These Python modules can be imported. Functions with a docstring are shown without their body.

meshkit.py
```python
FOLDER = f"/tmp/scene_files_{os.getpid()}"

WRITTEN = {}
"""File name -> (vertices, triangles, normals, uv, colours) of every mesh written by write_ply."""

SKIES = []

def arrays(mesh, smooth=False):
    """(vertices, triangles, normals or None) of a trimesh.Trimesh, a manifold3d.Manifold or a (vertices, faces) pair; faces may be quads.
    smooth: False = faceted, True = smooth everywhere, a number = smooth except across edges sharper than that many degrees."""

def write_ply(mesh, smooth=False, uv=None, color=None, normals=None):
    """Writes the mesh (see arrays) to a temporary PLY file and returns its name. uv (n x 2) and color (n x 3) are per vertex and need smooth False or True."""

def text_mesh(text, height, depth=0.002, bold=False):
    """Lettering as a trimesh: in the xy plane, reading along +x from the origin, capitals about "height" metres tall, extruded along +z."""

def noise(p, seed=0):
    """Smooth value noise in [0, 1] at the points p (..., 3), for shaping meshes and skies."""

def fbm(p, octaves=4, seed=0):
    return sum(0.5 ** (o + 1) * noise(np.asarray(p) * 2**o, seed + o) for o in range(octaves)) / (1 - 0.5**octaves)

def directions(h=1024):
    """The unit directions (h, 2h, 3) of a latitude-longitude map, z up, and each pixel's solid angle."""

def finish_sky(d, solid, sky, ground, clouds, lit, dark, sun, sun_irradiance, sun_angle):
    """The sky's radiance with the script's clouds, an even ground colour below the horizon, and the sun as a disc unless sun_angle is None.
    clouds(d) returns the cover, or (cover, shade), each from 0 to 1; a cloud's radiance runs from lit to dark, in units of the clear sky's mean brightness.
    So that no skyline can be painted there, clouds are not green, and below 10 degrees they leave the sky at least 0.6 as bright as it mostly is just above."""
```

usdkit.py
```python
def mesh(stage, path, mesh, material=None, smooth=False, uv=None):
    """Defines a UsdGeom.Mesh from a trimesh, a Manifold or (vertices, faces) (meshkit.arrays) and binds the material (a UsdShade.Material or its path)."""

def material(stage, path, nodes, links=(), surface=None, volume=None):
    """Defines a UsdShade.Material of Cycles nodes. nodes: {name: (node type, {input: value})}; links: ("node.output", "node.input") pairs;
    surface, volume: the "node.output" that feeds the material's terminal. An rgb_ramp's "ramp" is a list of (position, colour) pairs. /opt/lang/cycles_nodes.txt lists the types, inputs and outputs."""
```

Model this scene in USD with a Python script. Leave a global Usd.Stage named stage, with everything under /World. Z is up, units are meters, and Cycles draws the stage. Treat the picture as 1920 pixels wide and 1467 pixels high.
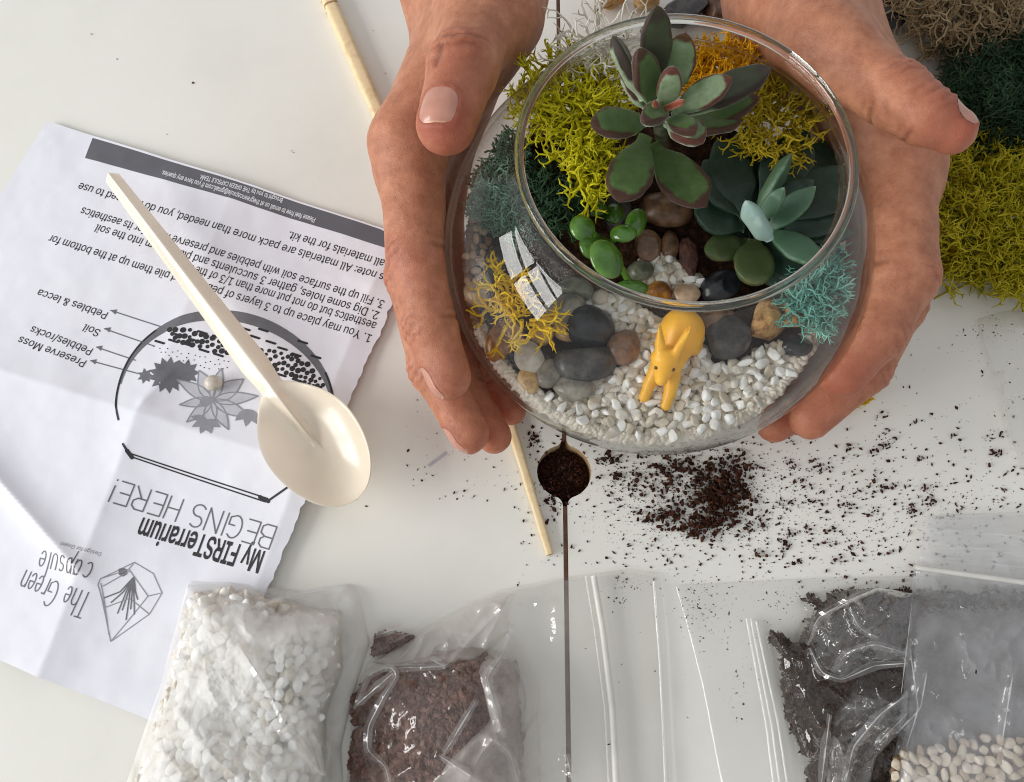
import math, random, numpy as np, trimesh, usdkit, meshkit
from scipy.spatial import cKDTree
from shapely import geometry as sg, affinity
from shapely.ops import unary_union
from pxr import Usd, UsdGeom, UsdLux, UsdShade, Sdf, Gf, Vt

stage = Usd.Stage.CreateInMemory()
UsdGeom.SetStageUpAxis(stage, 'Z'); UsdGeom.SetStageMetersPerUnit(stage, 1.0)
UsdGeom.Xform.Define(stage, '/World'); UsdGeom.Scope.Define(stage, '/World/Looks')
rng = np.random.default_rng(7)

# ------------------------------------------------------------------ camera
TAU, DIST, FOC = math.radians(18), .306, 1500.0          # tilt from straight down, distance to the table, focal length in photo pixels
CAM = np.array([0, -DIST*math.sin(TAU), DIST*math.cos(TAU)])
FWD = np.array([0, math.sin(TAU), -math.cos(TAU)]); UPV = np.array([0, math.cos(TAU), math.sin(TAU)]); RGT = np.array([1., 0, 0])
cam = UsdGeom.Camera.Define(stage, '/World/camera')
cam.CreateHorizontalApertureAttr(36.0); cam.CreateFocalLengthAttr(36.0*FOC/1920); cam.CreateClippingRangeAttr((.01, 50))
cam.CreateExposureAttr(0.0)
xf = UsdGeom.Xformable(cam); xf.AddTranslateOp().Set(Gf.Vec3d(*CAM)); xf.AddRotateXOp().Set(math.degrees(TAU))

# ------------------------------------------------------------------ light: a paned window on the left, a soft room
dome = UsdLux.DomeLight.Define(stage, '/World/room_light'); dome.CreateIntensityAttr(1.0)
dm = usdkit.material(stage, '/World/Looks/room', {'b': ('background_shader', {'color': (.98, .99, 1.0), 'strength': .55})}, surface='b.background')
UsdShade.MaterialBindingAPI.Apply(dome.GetPrim()).Bind(dm)
def window_light(name, az, el, dist, w, h, inten, col=(1, .985, .96)):
    l = UsdLux.RectLight.Define(stage, '/World/' + name)
    l.CreateWidthAttr(w); l.CreateHeightAttr(h); l.CreateIntensityAttr(inten); l.CreateColorAttr(Gf.Vec3f(*col))
    return l
WAZ, WDIST, WSC = math.radians(191.5), 1.6, 1.6/.95
wn = np.array([math.cos(WAZ), math.sin(WAZ), 0]); wt = np.array([-wn[1], wn[0], 0])
WINT = 12.2
wc = np.array([.006, .0, .097]) + wn*WDIST
def pane(k, u0, u1, z0, z1, inten):
    l = window_light('window_pane_%03d' % k, 0, 0, 0, u1-u0, z1-z0, inten)
    pos = wc + wt*(u0+u1)/2 + np.array([0, 0, (z0+z1)/2])
    X = wt; Y = np.array([0, 0, 1.]); Z = np.cross(X, Y)
    if Z @ wn < 0: X = -X; Z = -Z
    m = Gf.Matrix4d(*[float(v) for v in [*X, 0, *Y, 0, *Z, 0, *pos, 1]])
    UsdGeom.Xformable(l).AddTransformOp().Set(m)
k = 0
for (u0, u1) in ((-.37, -.035), (.0, .34)):
    for (z0, z1) in ((.12, .285), (.325, .46), (.49, .61)):
        pane(k, u0*WSC, u1*WSC, z0*WSC, z1*WSC, WINT); k += 1

# ------------------------------------------------------------------ helpers
def ray(px, py):
    d = FWD + RGT*(px-960)/FOC - UPV*(py-733.5)/FOC
    return d/np.linalg.norm(d)
def P(px, py, z=0.0):
    d = ray(px, py); return CAM + d*(z-CAM[2])/d[2]
def Pm(q): return P(q[0], q[1], q[2]/1000)
def scale_at(p): return float((np.asarray(p)-CAM) @ FWD)/FOC     # metres per photo pixel
def lin(r, g, b): return tuple(((c/255)/12.92 if c/255 < .04045 else ((c/255+.055)/1.055)**2.4) for c in (r, g, b))
used = {}
def numbered(parent, name):
    key = (parent, name); n = used.get(key, -1)+1; used[key] = n
    return f'{parent}/{name}' if n == 0 else f'{parent}/{name}_{n:03d}'
def path_of(parent): return '/World' if parent is None else (parent if isinstance(parent, str) else str(parent.GetPath()))
def obj(name, mesh, mat, parent=None, smooth=30, prim=None):
    path = numbered(path_of(parent), name)
    m = usdkit.mesh(stage, path, mesh, MAT[mat], smooth=smooth)
    for kk, vv in (prim or {}).items():
        UsdGeom.PrimvarsAPI(m).CreatePrimvar(kk, Sdf.ValueTypeNames.FloatArray, 'vertex').Set(Vt.FloatArray.FromNumpy(np.asarray(vv, np.float32)))
    m.CreateDoubleSidedAttr(True)
    return m.GetPrim()
def thing(name, label=None, cat=None, group=None, kind=None):
    p = UsdGeom.Xform.Define(stage, numbered('/World', name)).GetPrim()
    return tag(p, label, cat, group, kind)
def tag(p, label=None, cat=None, group=None, kind=None):
    for kk, vv in (('label', label), ('category', cat), ('group', group), ('kind', kind)):
        if vv: p.SetCustomDataByKey(kk, vv)
    return p
def T(v, f): return trimesh.Trimesh(np.asarray(v, float), np.asarray(f, int), process=False)
def quads(f): f = np.asarray(f); return np.vstack([f[:, [0, 1, 2]], f[:, [0, 2, 3]]])
def grid_faces(n, m, wrap=False):
    i, j = np.meshgrid(np.arange(n-1), np.arange(m if wrap else m-1), indexing='ij'); j2 = (j+1) % m
    return quads(np.stack([i*m+j, (i+1)*m+j, (i+1)*m+j2, i*m+j2], -1).reshape(-1, 4))
def unit(v): v = np.asarray(v, float); return v/(np.linalg.norm(v, axis=-1, keepdims=True)+1e-12)
def sstep(a, b, x): t = np.clip((x-a)/(b-a), 0, 1); return t*t*(3-2*t)
def rots(n, g):
    q = g.normal(size=(n, 4)); q /= np.linalg.norm(q, axis=1, keepdims=True); w, x, y, z = q.T
    return np.stack([1-2*(y*y+z*z), 2*(x*y-z*w), 2*(x*z+y*w), 2*(x*y+z*w), 1-2*(x*x+z*z), 2*(y*z-x*w), 2*(x*z-y*w), 2*(y*z+x*w), 1-2*(x*x+y*y)], 1).reshape(n, 3, 3)
ICO = {s: trimesh.creation.icosphere(subdivisions=s) for s in (0, 1, 2, 3)}
OCT = np.array([[1, 0, 0], [-1, 0, 0], [0, 1, 0], [0, -1, 0], [0, 0, 1], [0, 0, -1]], float)
OCF = np.array([[0, 2, 4], [2, 1, 4], [1, 3, 4], [3, 0, 4], [2, 0, 5], [1, 2, 5], [3, 1, 5], [0, 3, 5]])
def scatter(pts, sizes, g, base='oct', flat=0.6, long=1.6, upright=False, jit=.35):
    """one mesh of many small irregular bits at pts"""
    if base == 'oct': bv, bf = OCT, OCF
    else: bv, bf = np.array(ICO[base].vertices), np.array(ICO[base].faces)
    n = len(pts); v = np.repeat(bv[None], n, 0)*(1+g.uniform(-jit, jit, (n, len(bv), 1)))
    sc = np.stack([g.uniform(1, long, n), g.uniform(.7, 1.1, n), g.uniform(flat*.7, flat*1.2, n)], 1)*np.asarray(sizes).reshape(-1, 1)
    v = v*sc[:, None]
    if upright:
        a = g.uniform(0, 2*np.pi, n); t = g.normal(0, .25, (n, 2)); R = np.zeros((n, 3, 3))
        R[:, 0, 0] = np.cos(a); R[:, 0, 1] = -np.sin(a); R[:, 1, 0] = np.sin(a); R[:, 1, 1] = np.cos(a); R[:, 2, 2] = 1
        R[:, 2, 0] = t[:, 0]; R[:, 2, 1] = t[:, 1]
    else: R = rots(n, g)
    v = np.einsum('nij,nkj->nki', R, v)+np.asarray(pts)[:, None]
    f = bf[None]+(np.arange(n)*len(bv))[:, None, None]
    return T(v.reshape(-1, 3), f.reshape(-1, 3))
def pebble(center, abc, seed, sub=2, rough=.16, rot=None, freq=1.3, sharp=0):
    b = ICO[sub]; v = np.array(b.vertices); g = np.random.default_rng(seed)
    off = g.uniform(-50, 50, 3)
    v = v*(1+rough*2*(meshkit.fbm(v*freq+off, 3, seed % 97)-.5))[:, None]
    if sharp:
        for _ in range(sharp):
            n = unit(g.normal(size=3)); d = g.uniform(.55, .8); s = v @ n; v = v-np.where(s > d, (s-d)*.9, 0)[:, None]*n
    v = v*np.asarray(abc)
    R = rots(1, g)[0] if rot is None else rot
    return T(v @ R.T+np.asarray(center), b.faces)
def rotz(a, tx=0, ty=0):
    c, s = math.cos(a), math.sin(a); Rz = np.array([[c, -s, 0], [s, c, 0], [0, 0, 1]])
    Rx = np.array([[1, 0, 0], [0, math.cos(tx), -math.sin(tx)], [0, math.sin(tx), math.cos(tx)]])
    Ry = np.array([[math.cos(ty), 0, math.sin(ty)], [0, 1, 0], [-math.sin(ty), 0, math.cos(ty)]])
    return Rx @ Ry @ Rz
def poisson_px(poly, spacing, g, tries=12000, hole=None):
    """blue-noise points inside a polygon of photo pixels"""
    x0, y0, x1, y1 = poly.bounds; q = np.stack([g.uniform(x0, x1, tries), g.uniform(y0, y1, tries)], 1)
    import shapely
    q = q[shapely.contains_xy(poly, q[:, 0], q[:, 1])]
    keep, cell = [], {}
    for p in q:
        c = (int(p[0]//spacing), int(p[1]//spacing)); ok = True
        for a in (-1, 0, 1):
            for b in (-1, 0, 1):
                for r in cell.get((c[0]+a, c[1]+b), ()):
                    if (r[0]-p[0])**2+(r[1]-p[1])**2 < spacing**2: ok = False
        if ok: keep.append(p); cell.setdefault(c, []).append(p)
    return np.array(keep)
def tubes(poly, rad, sides=4):
    """poly (N,K,3), rad (N,K): one mesh of N round strands"""
    N, K, _ = poly.shape
    t = unit(np.gradient(poly, axis=1)); ref = np.where(np.abs(t[..., 2:]) < .9, [0, 0, 1.], [1., 0, 0])
    a = unit(np.cross(t, ref)); b = np.cross(t, a); ang = np.arange(sides)*2*np.pi/sides
    v = poly[:, :, None]+rad[:, :, None, None]*(np.cos(ang)[:, None]*a[:, :, None]+np.sin(ang)[:, None]*b[:, :, None])
    f = grid_faces(K, sides, True); F = f[None]+(np.arange(N)*K*sides)[:, None, None]
    return T(v.reshape(-1, 3), F.reshape(-1, 3))
def lichen(start, direc, length, rad, levels, g, wob=.45, spread=.75, up=0.0, keep=None):
    """antler-like branching strands"""
    out = []; s, d = np.asarray(start, float), unit(direc); K = 4
    for lv in range(levels):
        if not len(s): break
        N = len(s); pts = [s]; L = length*(.8**lv)*g.uniform(.6, 1.3, (N, 1)); dd = d
        for _ in range(K-1):
            dd = unit(dd+g.normal(0, wob, (N, 3))*.5+np.array([0, 0, up])); pts.append(pts[-1]+dd*L/(K-1))
        poly = np.stack(pts, 1); r0 = rad*1.25*(.74**lv); rr = np.linspace(r0, r0*.76 if lv < levels-1 else r0*.3, K)
        out.append(tubes(poly, np.repeat(rr[None], N, 0)))
        ax = unit(np.cross(dd, g.normal(size=(N, 3)))); e = poly[:, -1]
        s = np.vstack([e, e]); d = np.vstack([unit(dd+ax*spread*g.uniform(.6, 1.3, (N, 1))), unit(dd-ax*spread*g.uniform(.4, 1.2, (N, 1)))])
        if keep is not None: mk = keep(s); s, d = s[mk], d[mk]
        elif lv > 1: mk = g.random(len(s)) < .8; s, d = s[mk], d[mk]
    return trimesh.util.concatenate(out)
# surfaces from distance fields (hands, animal)
def cone(p, a, b, ra, rb):
    ba = b-a; h = np.clip(((p-a) @ ba)/(ba @ ba), 0, 1); q = p-a-h[:, None]*ba
    return np.sqrt((q*q).sum(1))-(ra+(rb-ra)*h)
def smin(a, b, k): h = np.maximum(k-np.abs(a-b), 0)/k; return np.minimum(a, b)-h*h*k*.25
def surface_nets(f, lo, hi, h):
    n = np.ceil((hi-lo)/h).astype(int)+1
    ax = [lo[i]+np.arange(n[i])*h for i in range(3)]
    G = np.stack(np.meshgrid(*ax, indexing='ij'), -1).reshape(-1, 3); val = np.empty(len(G))
    for i in range(0, len(G), 200000): val[i:i+200000] = f(G[i:i+200000])
    V = val.reshape(n); ins = V < 0
    cs = n-1; acc = np.zeros((*cs, 3)); cnt = np.zeros(cs)
    corners = [(a, b, c) for a in (0, 1) for b in (0, 1) for c in (0, 1)]
    sl = lambda o: tuple(slice(o[i], o[i]+cs[i]) for i in range(3))
    for o in corners:
        for k_ in range(3):
            if o[k_]: continue
            o2 = list(o); o2[k_] = 1
            va, vb = V[sl(o)], V[sl(o2)]; cr = (va < 0) != (vb < 0); t = np.where(cr, va/np.where(cr, va-vb, 1), 0)
            q = np.zeros((*cs, 3)); q[...] = o; q[..., k_] += t
            acc += np.where(cr[..., None], q, 0); cnt += cr
    act = cnt > 0; idx = -np.ones(cs, int); idx[act] = np.arange(act.sum())
    loc = np.argwhere(act); verts = lo+(loc+acc[act]/cnt[act][:, None])*h
    faces = []
    for k_ in range(3):
        u_, v_ = (k_+1) % 3, (k_+2) % 3
        a = [slice(1, n[i]-1) for i in range(3)]; a[k_] = slice(0, n[k_]-1); b = list(a); b[k_] = slice(1, n[k_])
        A, B = ins[tuple(a)], ins[tuple(b)]; w = np.argwhere(A != B)
        base = w.copy(); 
        for i in range(3):
            if i != k_: base[:, i] += 1
        flip = ins[tuple(base.T)]
        du, dv = np.zeros(3, int), np.zeros(3, int); du[u_] = 1; dv[v_] = 1
        q = np.stack([idx[tuple((base-du-dv).T)], idx[tuple((base-dv).T)], idx[tuple(base.T)], idx[tuple((base-du).T)]], 1)
        q[~flip] = q[~flip][:, ::-1]; faces.append(q)
    return T(verts, quads(np.vstack(faces)))
def gradient(f, v, e=2e-4):
    return unit(np.stack([f(v+np.eye(3)[i]*e)-f(v-np.eye(3)[i]*e) for i in range(3)], 1))
def sdf_mesh(f, lo, hi, h, refine=1):
    m = surface_nets(f, np.asarray(lo, float), np.asarray(hi, float), h)
    for _ in range(refine): m = T(*trimesh.remesh.subdivide(m.vertices, m.faces))
    v = np.array(m.vertices)
    for _ in range(2): v = v-gradient(f, v)*f(v)[:, None]*.9
    return T(v, m.faces)

# ------------------------------------------------------------------ materials
MAT = {}
def raw(name, nodes, links, surface): MAT[name] = usdkit.material(stage, '/World/Looks/'+name, nodes, links, surface=surface)
def mat(name, colors, rough=.5, scale=300, bump=0, bscale=900, ran=None, spec=.5, detail=4, bdist=.0006, extra=None, coat=0, ramp_at=None, sss=0, srad=(.004, .002, .001)):
    """colours mixed by noise; ran = 'object' or 'island' shifts the tone of each piece"""
    cols = colors if isinstance(colors, list) else [tuple(c*.9 for c in colors), tuple(min(1, c*1.08) for c in colors)]
    at = ramp_at or list(np.linspace(.3, .7, len(cols)))
    nodes = {'g': ('geometry', {}), 'n': ('noise_texture', {'scale': scale, 'detail': detail, 'roughness': .6}), 'r': ('rgb_ramp', {'ramp': list(zip(at, cols))}),
             'p': ('principled_bsdf', {'roughness': rough, 'specular_ior_level': spec, **({'coat_weight': coat, 'coat_roughness': .08} if coat else {}), **({'subsurface_weight': sss, 'subsurface_radius': srad, 'subsurface_scale': 1.0} if sss else {}), **(extra or {})})}
    links = [('g.position', 'n.vector')]
    src = 'n.fac'
    if ran:
        if ran == 'object': nodes['o'] = ('object_info', {}); o = 'o.random'
        else: o = 'g.random_per_island'
        nodes['ad'] = ('math', {'math_type': 'multiply_add', 'value2': .55, 'value3': -.27}); nodes['a2'] = ('math', {'math_type': 'add'})
        links += [(o, 'ad.value1'), ('ad.value', 'a2.value1'), ('n.fac', 'a2.value2')]; src = 'a2.value'
    links += [(src, 'r.fac'), ('r.color', 'p.base_color')]
    if bump:
        nodes['bn'] = ('noise_texture', {'scale': bscale, 'detail': 5, 'roughness': .6}); nodes['b'] = ('bump', {'strength': bump, 'distance': bdist})
        links += [('g.position', 'bn.vector'), ('bn.fac', 'b.height'), ('b.normal', 'p.normal')]
    raw(name, nodes, links, 'p.BSDF')
def film(name, haze, tint=(.9, .9, .9), rough=.07, refl=1.0, hscale=60, hvar=.6, clear=(.988, .988, .986), bump=.25, crinkle=0):
    """thin plastic film: clear, a milky part, and a gloss that grows at grazing angles"""
    nodes = {'g': ('geometry', {}), 'n': ('noise_texture', {'scale': hscale, 'detail': 5, 'roughness': .6, 'distortion': .4}),
             'mr': ('map_range', {'from_min': .3, 'from_max': .7, 'to_min': haze*(1-hvar), 'to_max': haze*(1+hvar), 'clamp': True}),
             't': ('transparent_bsdf', {'color': clear}), 'd': ('diffuse_bsdf', {'color': tint}), 'tr': ('translucent_bsdf', {'color': tint}),
             'h': ('mix_closure', {'fac': .4}), 'm1': ('mix_closure', {}), 'lw': ('layer_weight', {'blend': .5}),
             'pw': ('math', {'math_type': 'power', 'value2': 5.0}), 'ma': ('math', {'math_type': 'multiply_add', 'value2': .9*refl, 'value3': .055*refl, 'use_clamp': True}),
             'gl': ('glossy_bsdf', {'color': (1, 1, 1), 'roughness': rough}), 'm2': ('mix_closure', {}),
             'bn': ('noise_texture', {'scale': 260, 'detail': 3} if not crinkle else {'type': 'ridged_multifractal', 'scale': 75., 'detail': 4, 'roughness': .5}), 'b': ('bump', {'strength': crinkle or bump, 'distance': .0008})}
    links = [('g.position', 'n.vector'), ('n.fac', 'mr.value'), ('mr.result', 'm1.fac'), ('d.BSDF', 'h.closure1'), ('tr.BSDF', 'h.closure2'), ('t.BSDF', 'm1.closure1'), ('h.closure', 'm1.closure2'),
             ('lw.facing', 'pw.value1'), ('pw.value', 'ma.value1'), ('ma.value', 'm2.fac'), ('m1.closure', 'm2.closure1'), ('gl.BSDF', 'm2.closure2'),
             ('g.position', 'bn.vector'), ('bn.fac', 'b.height'), ('b.normal', 'gl.normal')]
    raw(name, nodes, links, 'm2.closure')

raw('glass_wall', {'lw': ('layer_weight', {'blend': .5}), 'p5': ('math', {'math_type': 'power', 'value2': 5.0}), 'ma': ('math', {'math_type': 'multiply_add', 'value2': .8, 'value3': .035, 'use_clamp': True}),
    'p3': ('math', {'math_type': 'power', 'value2': 3.0}), 'mc': ('mix', {'color1': (.985, .99, .985), 'color2': (.60, .59, .57)}), 't': ('transparent_bsdf', {}), 'gl': ('glossy_bsdf', {'color': (1, 1, 1), 'roughness': .005}), 'm': ('mix_closure', {})},
    [('lw.facing', 'p5.value1'), ('p5.value', 'ma.value1'), ('ma.value', 'm.fac'), ('lw.facing', 'p3.value1'), ('p3.value', 'mc.fac'), ('mc.color', 't.color'), ('t.BSDF', 'm.closure1'), ('gl.BSDF', 'm.closure2')], 'm.closure')
raw('glass_inner', {'lw': ('layer_weight', {'blend': .5}), 'p5': ('math', {'math_type': 'power', 'value2': 5.0}), 'ma': ('math', {'math_type': 'multiply_add', 'value2': .5, 'value3': .004, 'use_clamp': True}), 't': ('transparent_bsdf', {'color': (.985, .985, .98)}), 'gl': ('glossy_bsdf', {'color': (1, 1, 1), 'roughness': .01}), 'm': ('mix_closure', {})},
    [('lw.facing', 'p5.value1'), ('p5.value', 'ma.value1'), ('ma.value', 'm.fac'), ('t.BSDF', 'm.closure1'), ('gl.BSDF', 'm.closure2')], 'm.closure')
raw('glass_rim', {'gl': ('glass_bsdf', {'color': (.93, .93, .92), 'roughness': 0.0, 'IOR': 1.5})}, [], 'gl.BSDF')
mat('laminate', [lin(228, 227, 220), lin(235, 234, 227), lin(238, 237, 231)], .32, scale=14, bump=.06, bscale=1500, bdist=.0002, detail=6)
mat('board_core', [lin(196, 160, 118), lin(222, 190, 150)], .6, scale=500, bump=.3)
mat('dark_wood', [lin(112, 78, 62), lin(150, 116, 100)], .6, scale=200)
mat('paper', [lin(231, 232, 242), lin(238, 239, 247)], .75, scale=40, bump=.12, bscale=600, bdist=.0003)
mat('ink_black', lin(38, 38, 42), .6); mat('ink_grey', lin(110, 110, 116), .6); mat('ink_mid', lin(150, 150, 158), .6); mat('ink_pale', lin(196, 197, 205), .6); mat('ink_banner', lin(98, 98, 105), .6, scale=80)
mat('ink_white', lin(225, 226, 232), .6)
mat('spoon_plastic', lin(244, 230, 204), .2, scale=20, sss=.25, srad=(.003, .0022, .0014))
mat('bamboo', [lin(214, 186, 140), lin(236, 214, 172), lin(226, 200, 154)], .5, scale=160, bump=.15)
mat('bamboo_end', [lin(150, 112, 70), lin(196, 160, 110)], .7, scale=900)
mat('soil', [lin(48, 27, 18), lin(96, 54, 35), lin(146, 88, 58), lin(196, 140, 98)], .85, scale=700, ran='island', ramp_at=[.2, .45, .68, .92], spec=.2)
mat('soil_bed', [lin(34, 22, 16), lin(64, 42, 30), lin(98, 68, 50)], .9, scale=350, bump=1, bscale=600, bdist=.002, spec=.2)
mat('white_stone', [lin(196, 182, 160), lin(232, 226, 214), lin(246, 243, 236), lin(250, 248, 243)], .38, scale=90, ran='object', bump=.15, sss=.2)
mat('white_stone_bed', [lin(214, 206, 192), lin(238, 234, 226), lin(250, 248, 243)], .45, scale=90, ran='island')
mat('beige_stone', [lin(132, 102, 74), lin(172, 140, 106), lin(200, 172, 138)], .42, scale=120, ran='object', bump=.15)
mat('cream_stone', [lin(190, 172, 148), lin(216, 202, 180), lin(234, 224, 208)], .42, scale=120, ran='object', bump=.15)
mat('packed_soil', [lin(52, 38, 31), lin(88, 64, 52), lin(124, 94, 76), lin(160, 128, 106)], .85, scale=700, ran='island', ramp_at=[.2, .45, .68, .92], spec=.2)
mat('beige_stone_bed', [lin(120, 92, 66), lin(158, 126, 94), lin(188, 158, 124)], .45, scale=120, ran='island')
mat('lava', [lin(92, 66, 58), lin(134, 104, 94), lin(170, 142, 130), lin(128, 114, 112)], .8, scale=300, ran='island', ramp_at=[.15, .4, .65, .9])
def rock(name, cols, rough=.25, scale=160, bump=.2, **kw):
    c = [lin(*c) for c in cols]; mat(name, [tuple(v*.6 for v in c[0])]+c+[tuple(min(1, v*1.35) for v in c[-1])], rough, scale=scale*1.3, bump=bump, bscale=900, detail=7, ramp_at=list(np.linspace(.22, .8, len(c)+2)), **kw)
rock('rock_black', [(28, 29, 32), (48, 50, 55)], .22); rock('rock_charcoal', [(52, 50, 50), (84, 80, 78)], .28)
rock('rock_grey', [(112, 108, 100), (150, 144, 132)], .28); rock('rock_brown', [(96, 70, 52), (136, 104, 80)], .25)
rock('rock_tan', [(176, 138, 88), (208, 172, 118), (150, 112, 70)], .28); rock('rock_rough', [(120, 78, 42), (186, 140, 84), (214, 172, 112), (150, 104, 60)], .7, scale=220, bump=.9)
rock('rock_red', [(66, 40, 34), (104, 64, 54)], .6, bump=.7); rock('rock_beige', [(178, 150, 122), (206, 182, 154)], .25); rock('rock_amber', [(120, 76, 32), (176, 122, 58)], .22)
rock('rock_pale', [(186, 176, 162), (214, 206, 194)], .3); rock('rock_green', [(86, 92, 74), (122, 126, 104)], .25)
def moss_mat(name, cols, scale=60): mat(name, [tuple(min(.8, v*1.5) for v in lin(*c)) for c in cols], .6, scale=scale, ran='island', spec=.25)
moss_mat('moss_lime', [(172, 166, 24), (212, 206, 50), (232, 228, 104)]); moss_mat('moss_orange', [(200, 144, 12), (232, 180, 28), (246, 206, 60)])
moss_mat('moss_mustard', [(146, 128, 24), (196, 174, 46), (220, 202, 78)]); moss_mat('moss_teal', [(84, 116, 100), (128, 160, 142), (172, 198, 182)])
moss_mat('moss_deep', [(38, 60, 40), (72, 106, 74), (118, 156, 118)]); moss_mat('moss_olive', [(150, 142, 26), (194, 182, 54), (220, 208, 92)])
moss_mat('moss_cream', [(140, 122, 94), (184, 166, 134), (210, 194, 164)]); moss_mat('moss_yellow', [(196, 160, 20), (228, 196, 40), (242, 218, 84)])
moss_mat('moss_mint', [(88, 140, 128), (130, 182, 168), (172, 212, 200)]); moss_mat('moss_white', [(190, 186, 176), (222, 218, 210)])
film('film_clear', .05, hvar=.8, crinkle=.10, rough=.05, tint=(.9, .86, .8)); film('film_zip', .10, tint=(.84, .80, .74), bump=.08); film('film_milky', .60, tint=(.99, .99, .98), hvar=.75, rough=.42, hscale=42, refl=.22)
film('film_fold_glint', .42, tint=(.97, .97, .97), hvar=.4, rough=.12, refl=1.4)  # whitish doubled film, with highlights also painted into its colour
film('film_soil', .02, rough=.05, refl=.9, crinkle=.12); film('film_grey', .30, tint=(.80, .81, .84), hvar=.5, rough=.12); film('film_under', .06, refl=.5)
film('film_painted_glint', .72, tint=(1, 1, 1), hvar=.2, rough=.1, refl=2.0)  # near opaque white that paints window glints on to the film
film('film_wad', .07, tint=(.85, .87, .9), hvar=.9, rough=.05, refl=1.9, bump=.05)
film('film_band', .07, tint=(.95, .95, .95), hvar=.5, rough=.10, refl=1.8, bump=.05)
film('film_flap', .42, tint=(.86, .81, .77), hvar=.4, rough=.12, bump=.1)
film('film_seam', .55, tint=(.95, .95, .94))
mat('toy_yellow', lin(250, 178, 48), .42, scale=200, bump=.05, sss=.2, srad=(.003, .002, .0008)); mat('toy_eye', lin(96, 60, 18), .4)
mat('jade', [lin(40, 80, 22), lin(80, 124, 46)], .18, scale=180, sss=.25, srad=(.002, .003, .001), coat=.4)
# leaves: 'edge' runs from the middle of the blade to its rim, 'side' is 1 on the underside
def leaf_mat(name, mid, frost, rim, under, rough, e0, e1, fr=.6):
    raw(name, {'e': ('attribute', {'attribute': 'edge'}), 's': ('attribute', {'attribute': 'side'}), 'g': ('geometry', {}), 'n': ('noise_texture', {'scale': 420., 'detail': 5}), 'n2': ('noise_texture', {'scale': 240., 'detail': 7, 'roughness': .7}),
        'ad': ('math', {'math_type': 'multiply_add', 'value2': .55, 'value3': -.27}), 'a2': ('math', {'math_type': 'add'}),
        'mr': ('map_range', {'from_min': e0, 'from_max': e1, 'clamp': True}), 'm0': ('mix', {'color1': lin(*mid), 'color2': lin(*frost)}), 'fm': ('map_range', {'from_min': .35, 'from_max': .7, 'to_max': fr, 'clamp': True}),
        'm1': ('mix', {'color2': lin(*under)}), 'm2': ('mix', {'color2': lin(*rim)}), 'b': ('bump', {'strength': .35, 'distance': .0003}),
        'bn': ('noise_texture', {'scale': 2600., 'detail': 3}), 'p': ('principled_bsdf', {'roughness': rough, 'subsurface_weight': .15, 'subsurface_radius': (.001, .002, .0006), 'subsurface_scale': 1.0, 'specular_ior_level': .35, 'sheen_weight': .35 if rough > .45 else 0.0, 'sheen_roughness': .4})},
        [('g.position', 'n.vector'), ('g.position', 'n2.vector'), ('g.position', 'bn.vector'), ('n.fac', 'ad.value1'), ('ad.value', 'a2.value1'), ('e.fac', 'a2.value2'), ('a2.value', 'mr.value'), ('n2.fac', 'fm.value'), ('fm.result', 'm0.fac'),
         ('m0.color', 'm1.color1'), ('s.fac', 'm1.fac'), ('m1.color', 'm2.color1'), ('mr.result', 'm2.fac'), ('m2.color', 'p.base_color'), ('bn.fac', 'b.height'), ('b.normal', 'p.normal')], 'p.BSDF')
leaf_mat('panda_dark', (62, 88, 38), (92, 116, 70), (66, 38, 29), (158, 174, 146), .62, .48, .72)
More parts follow.
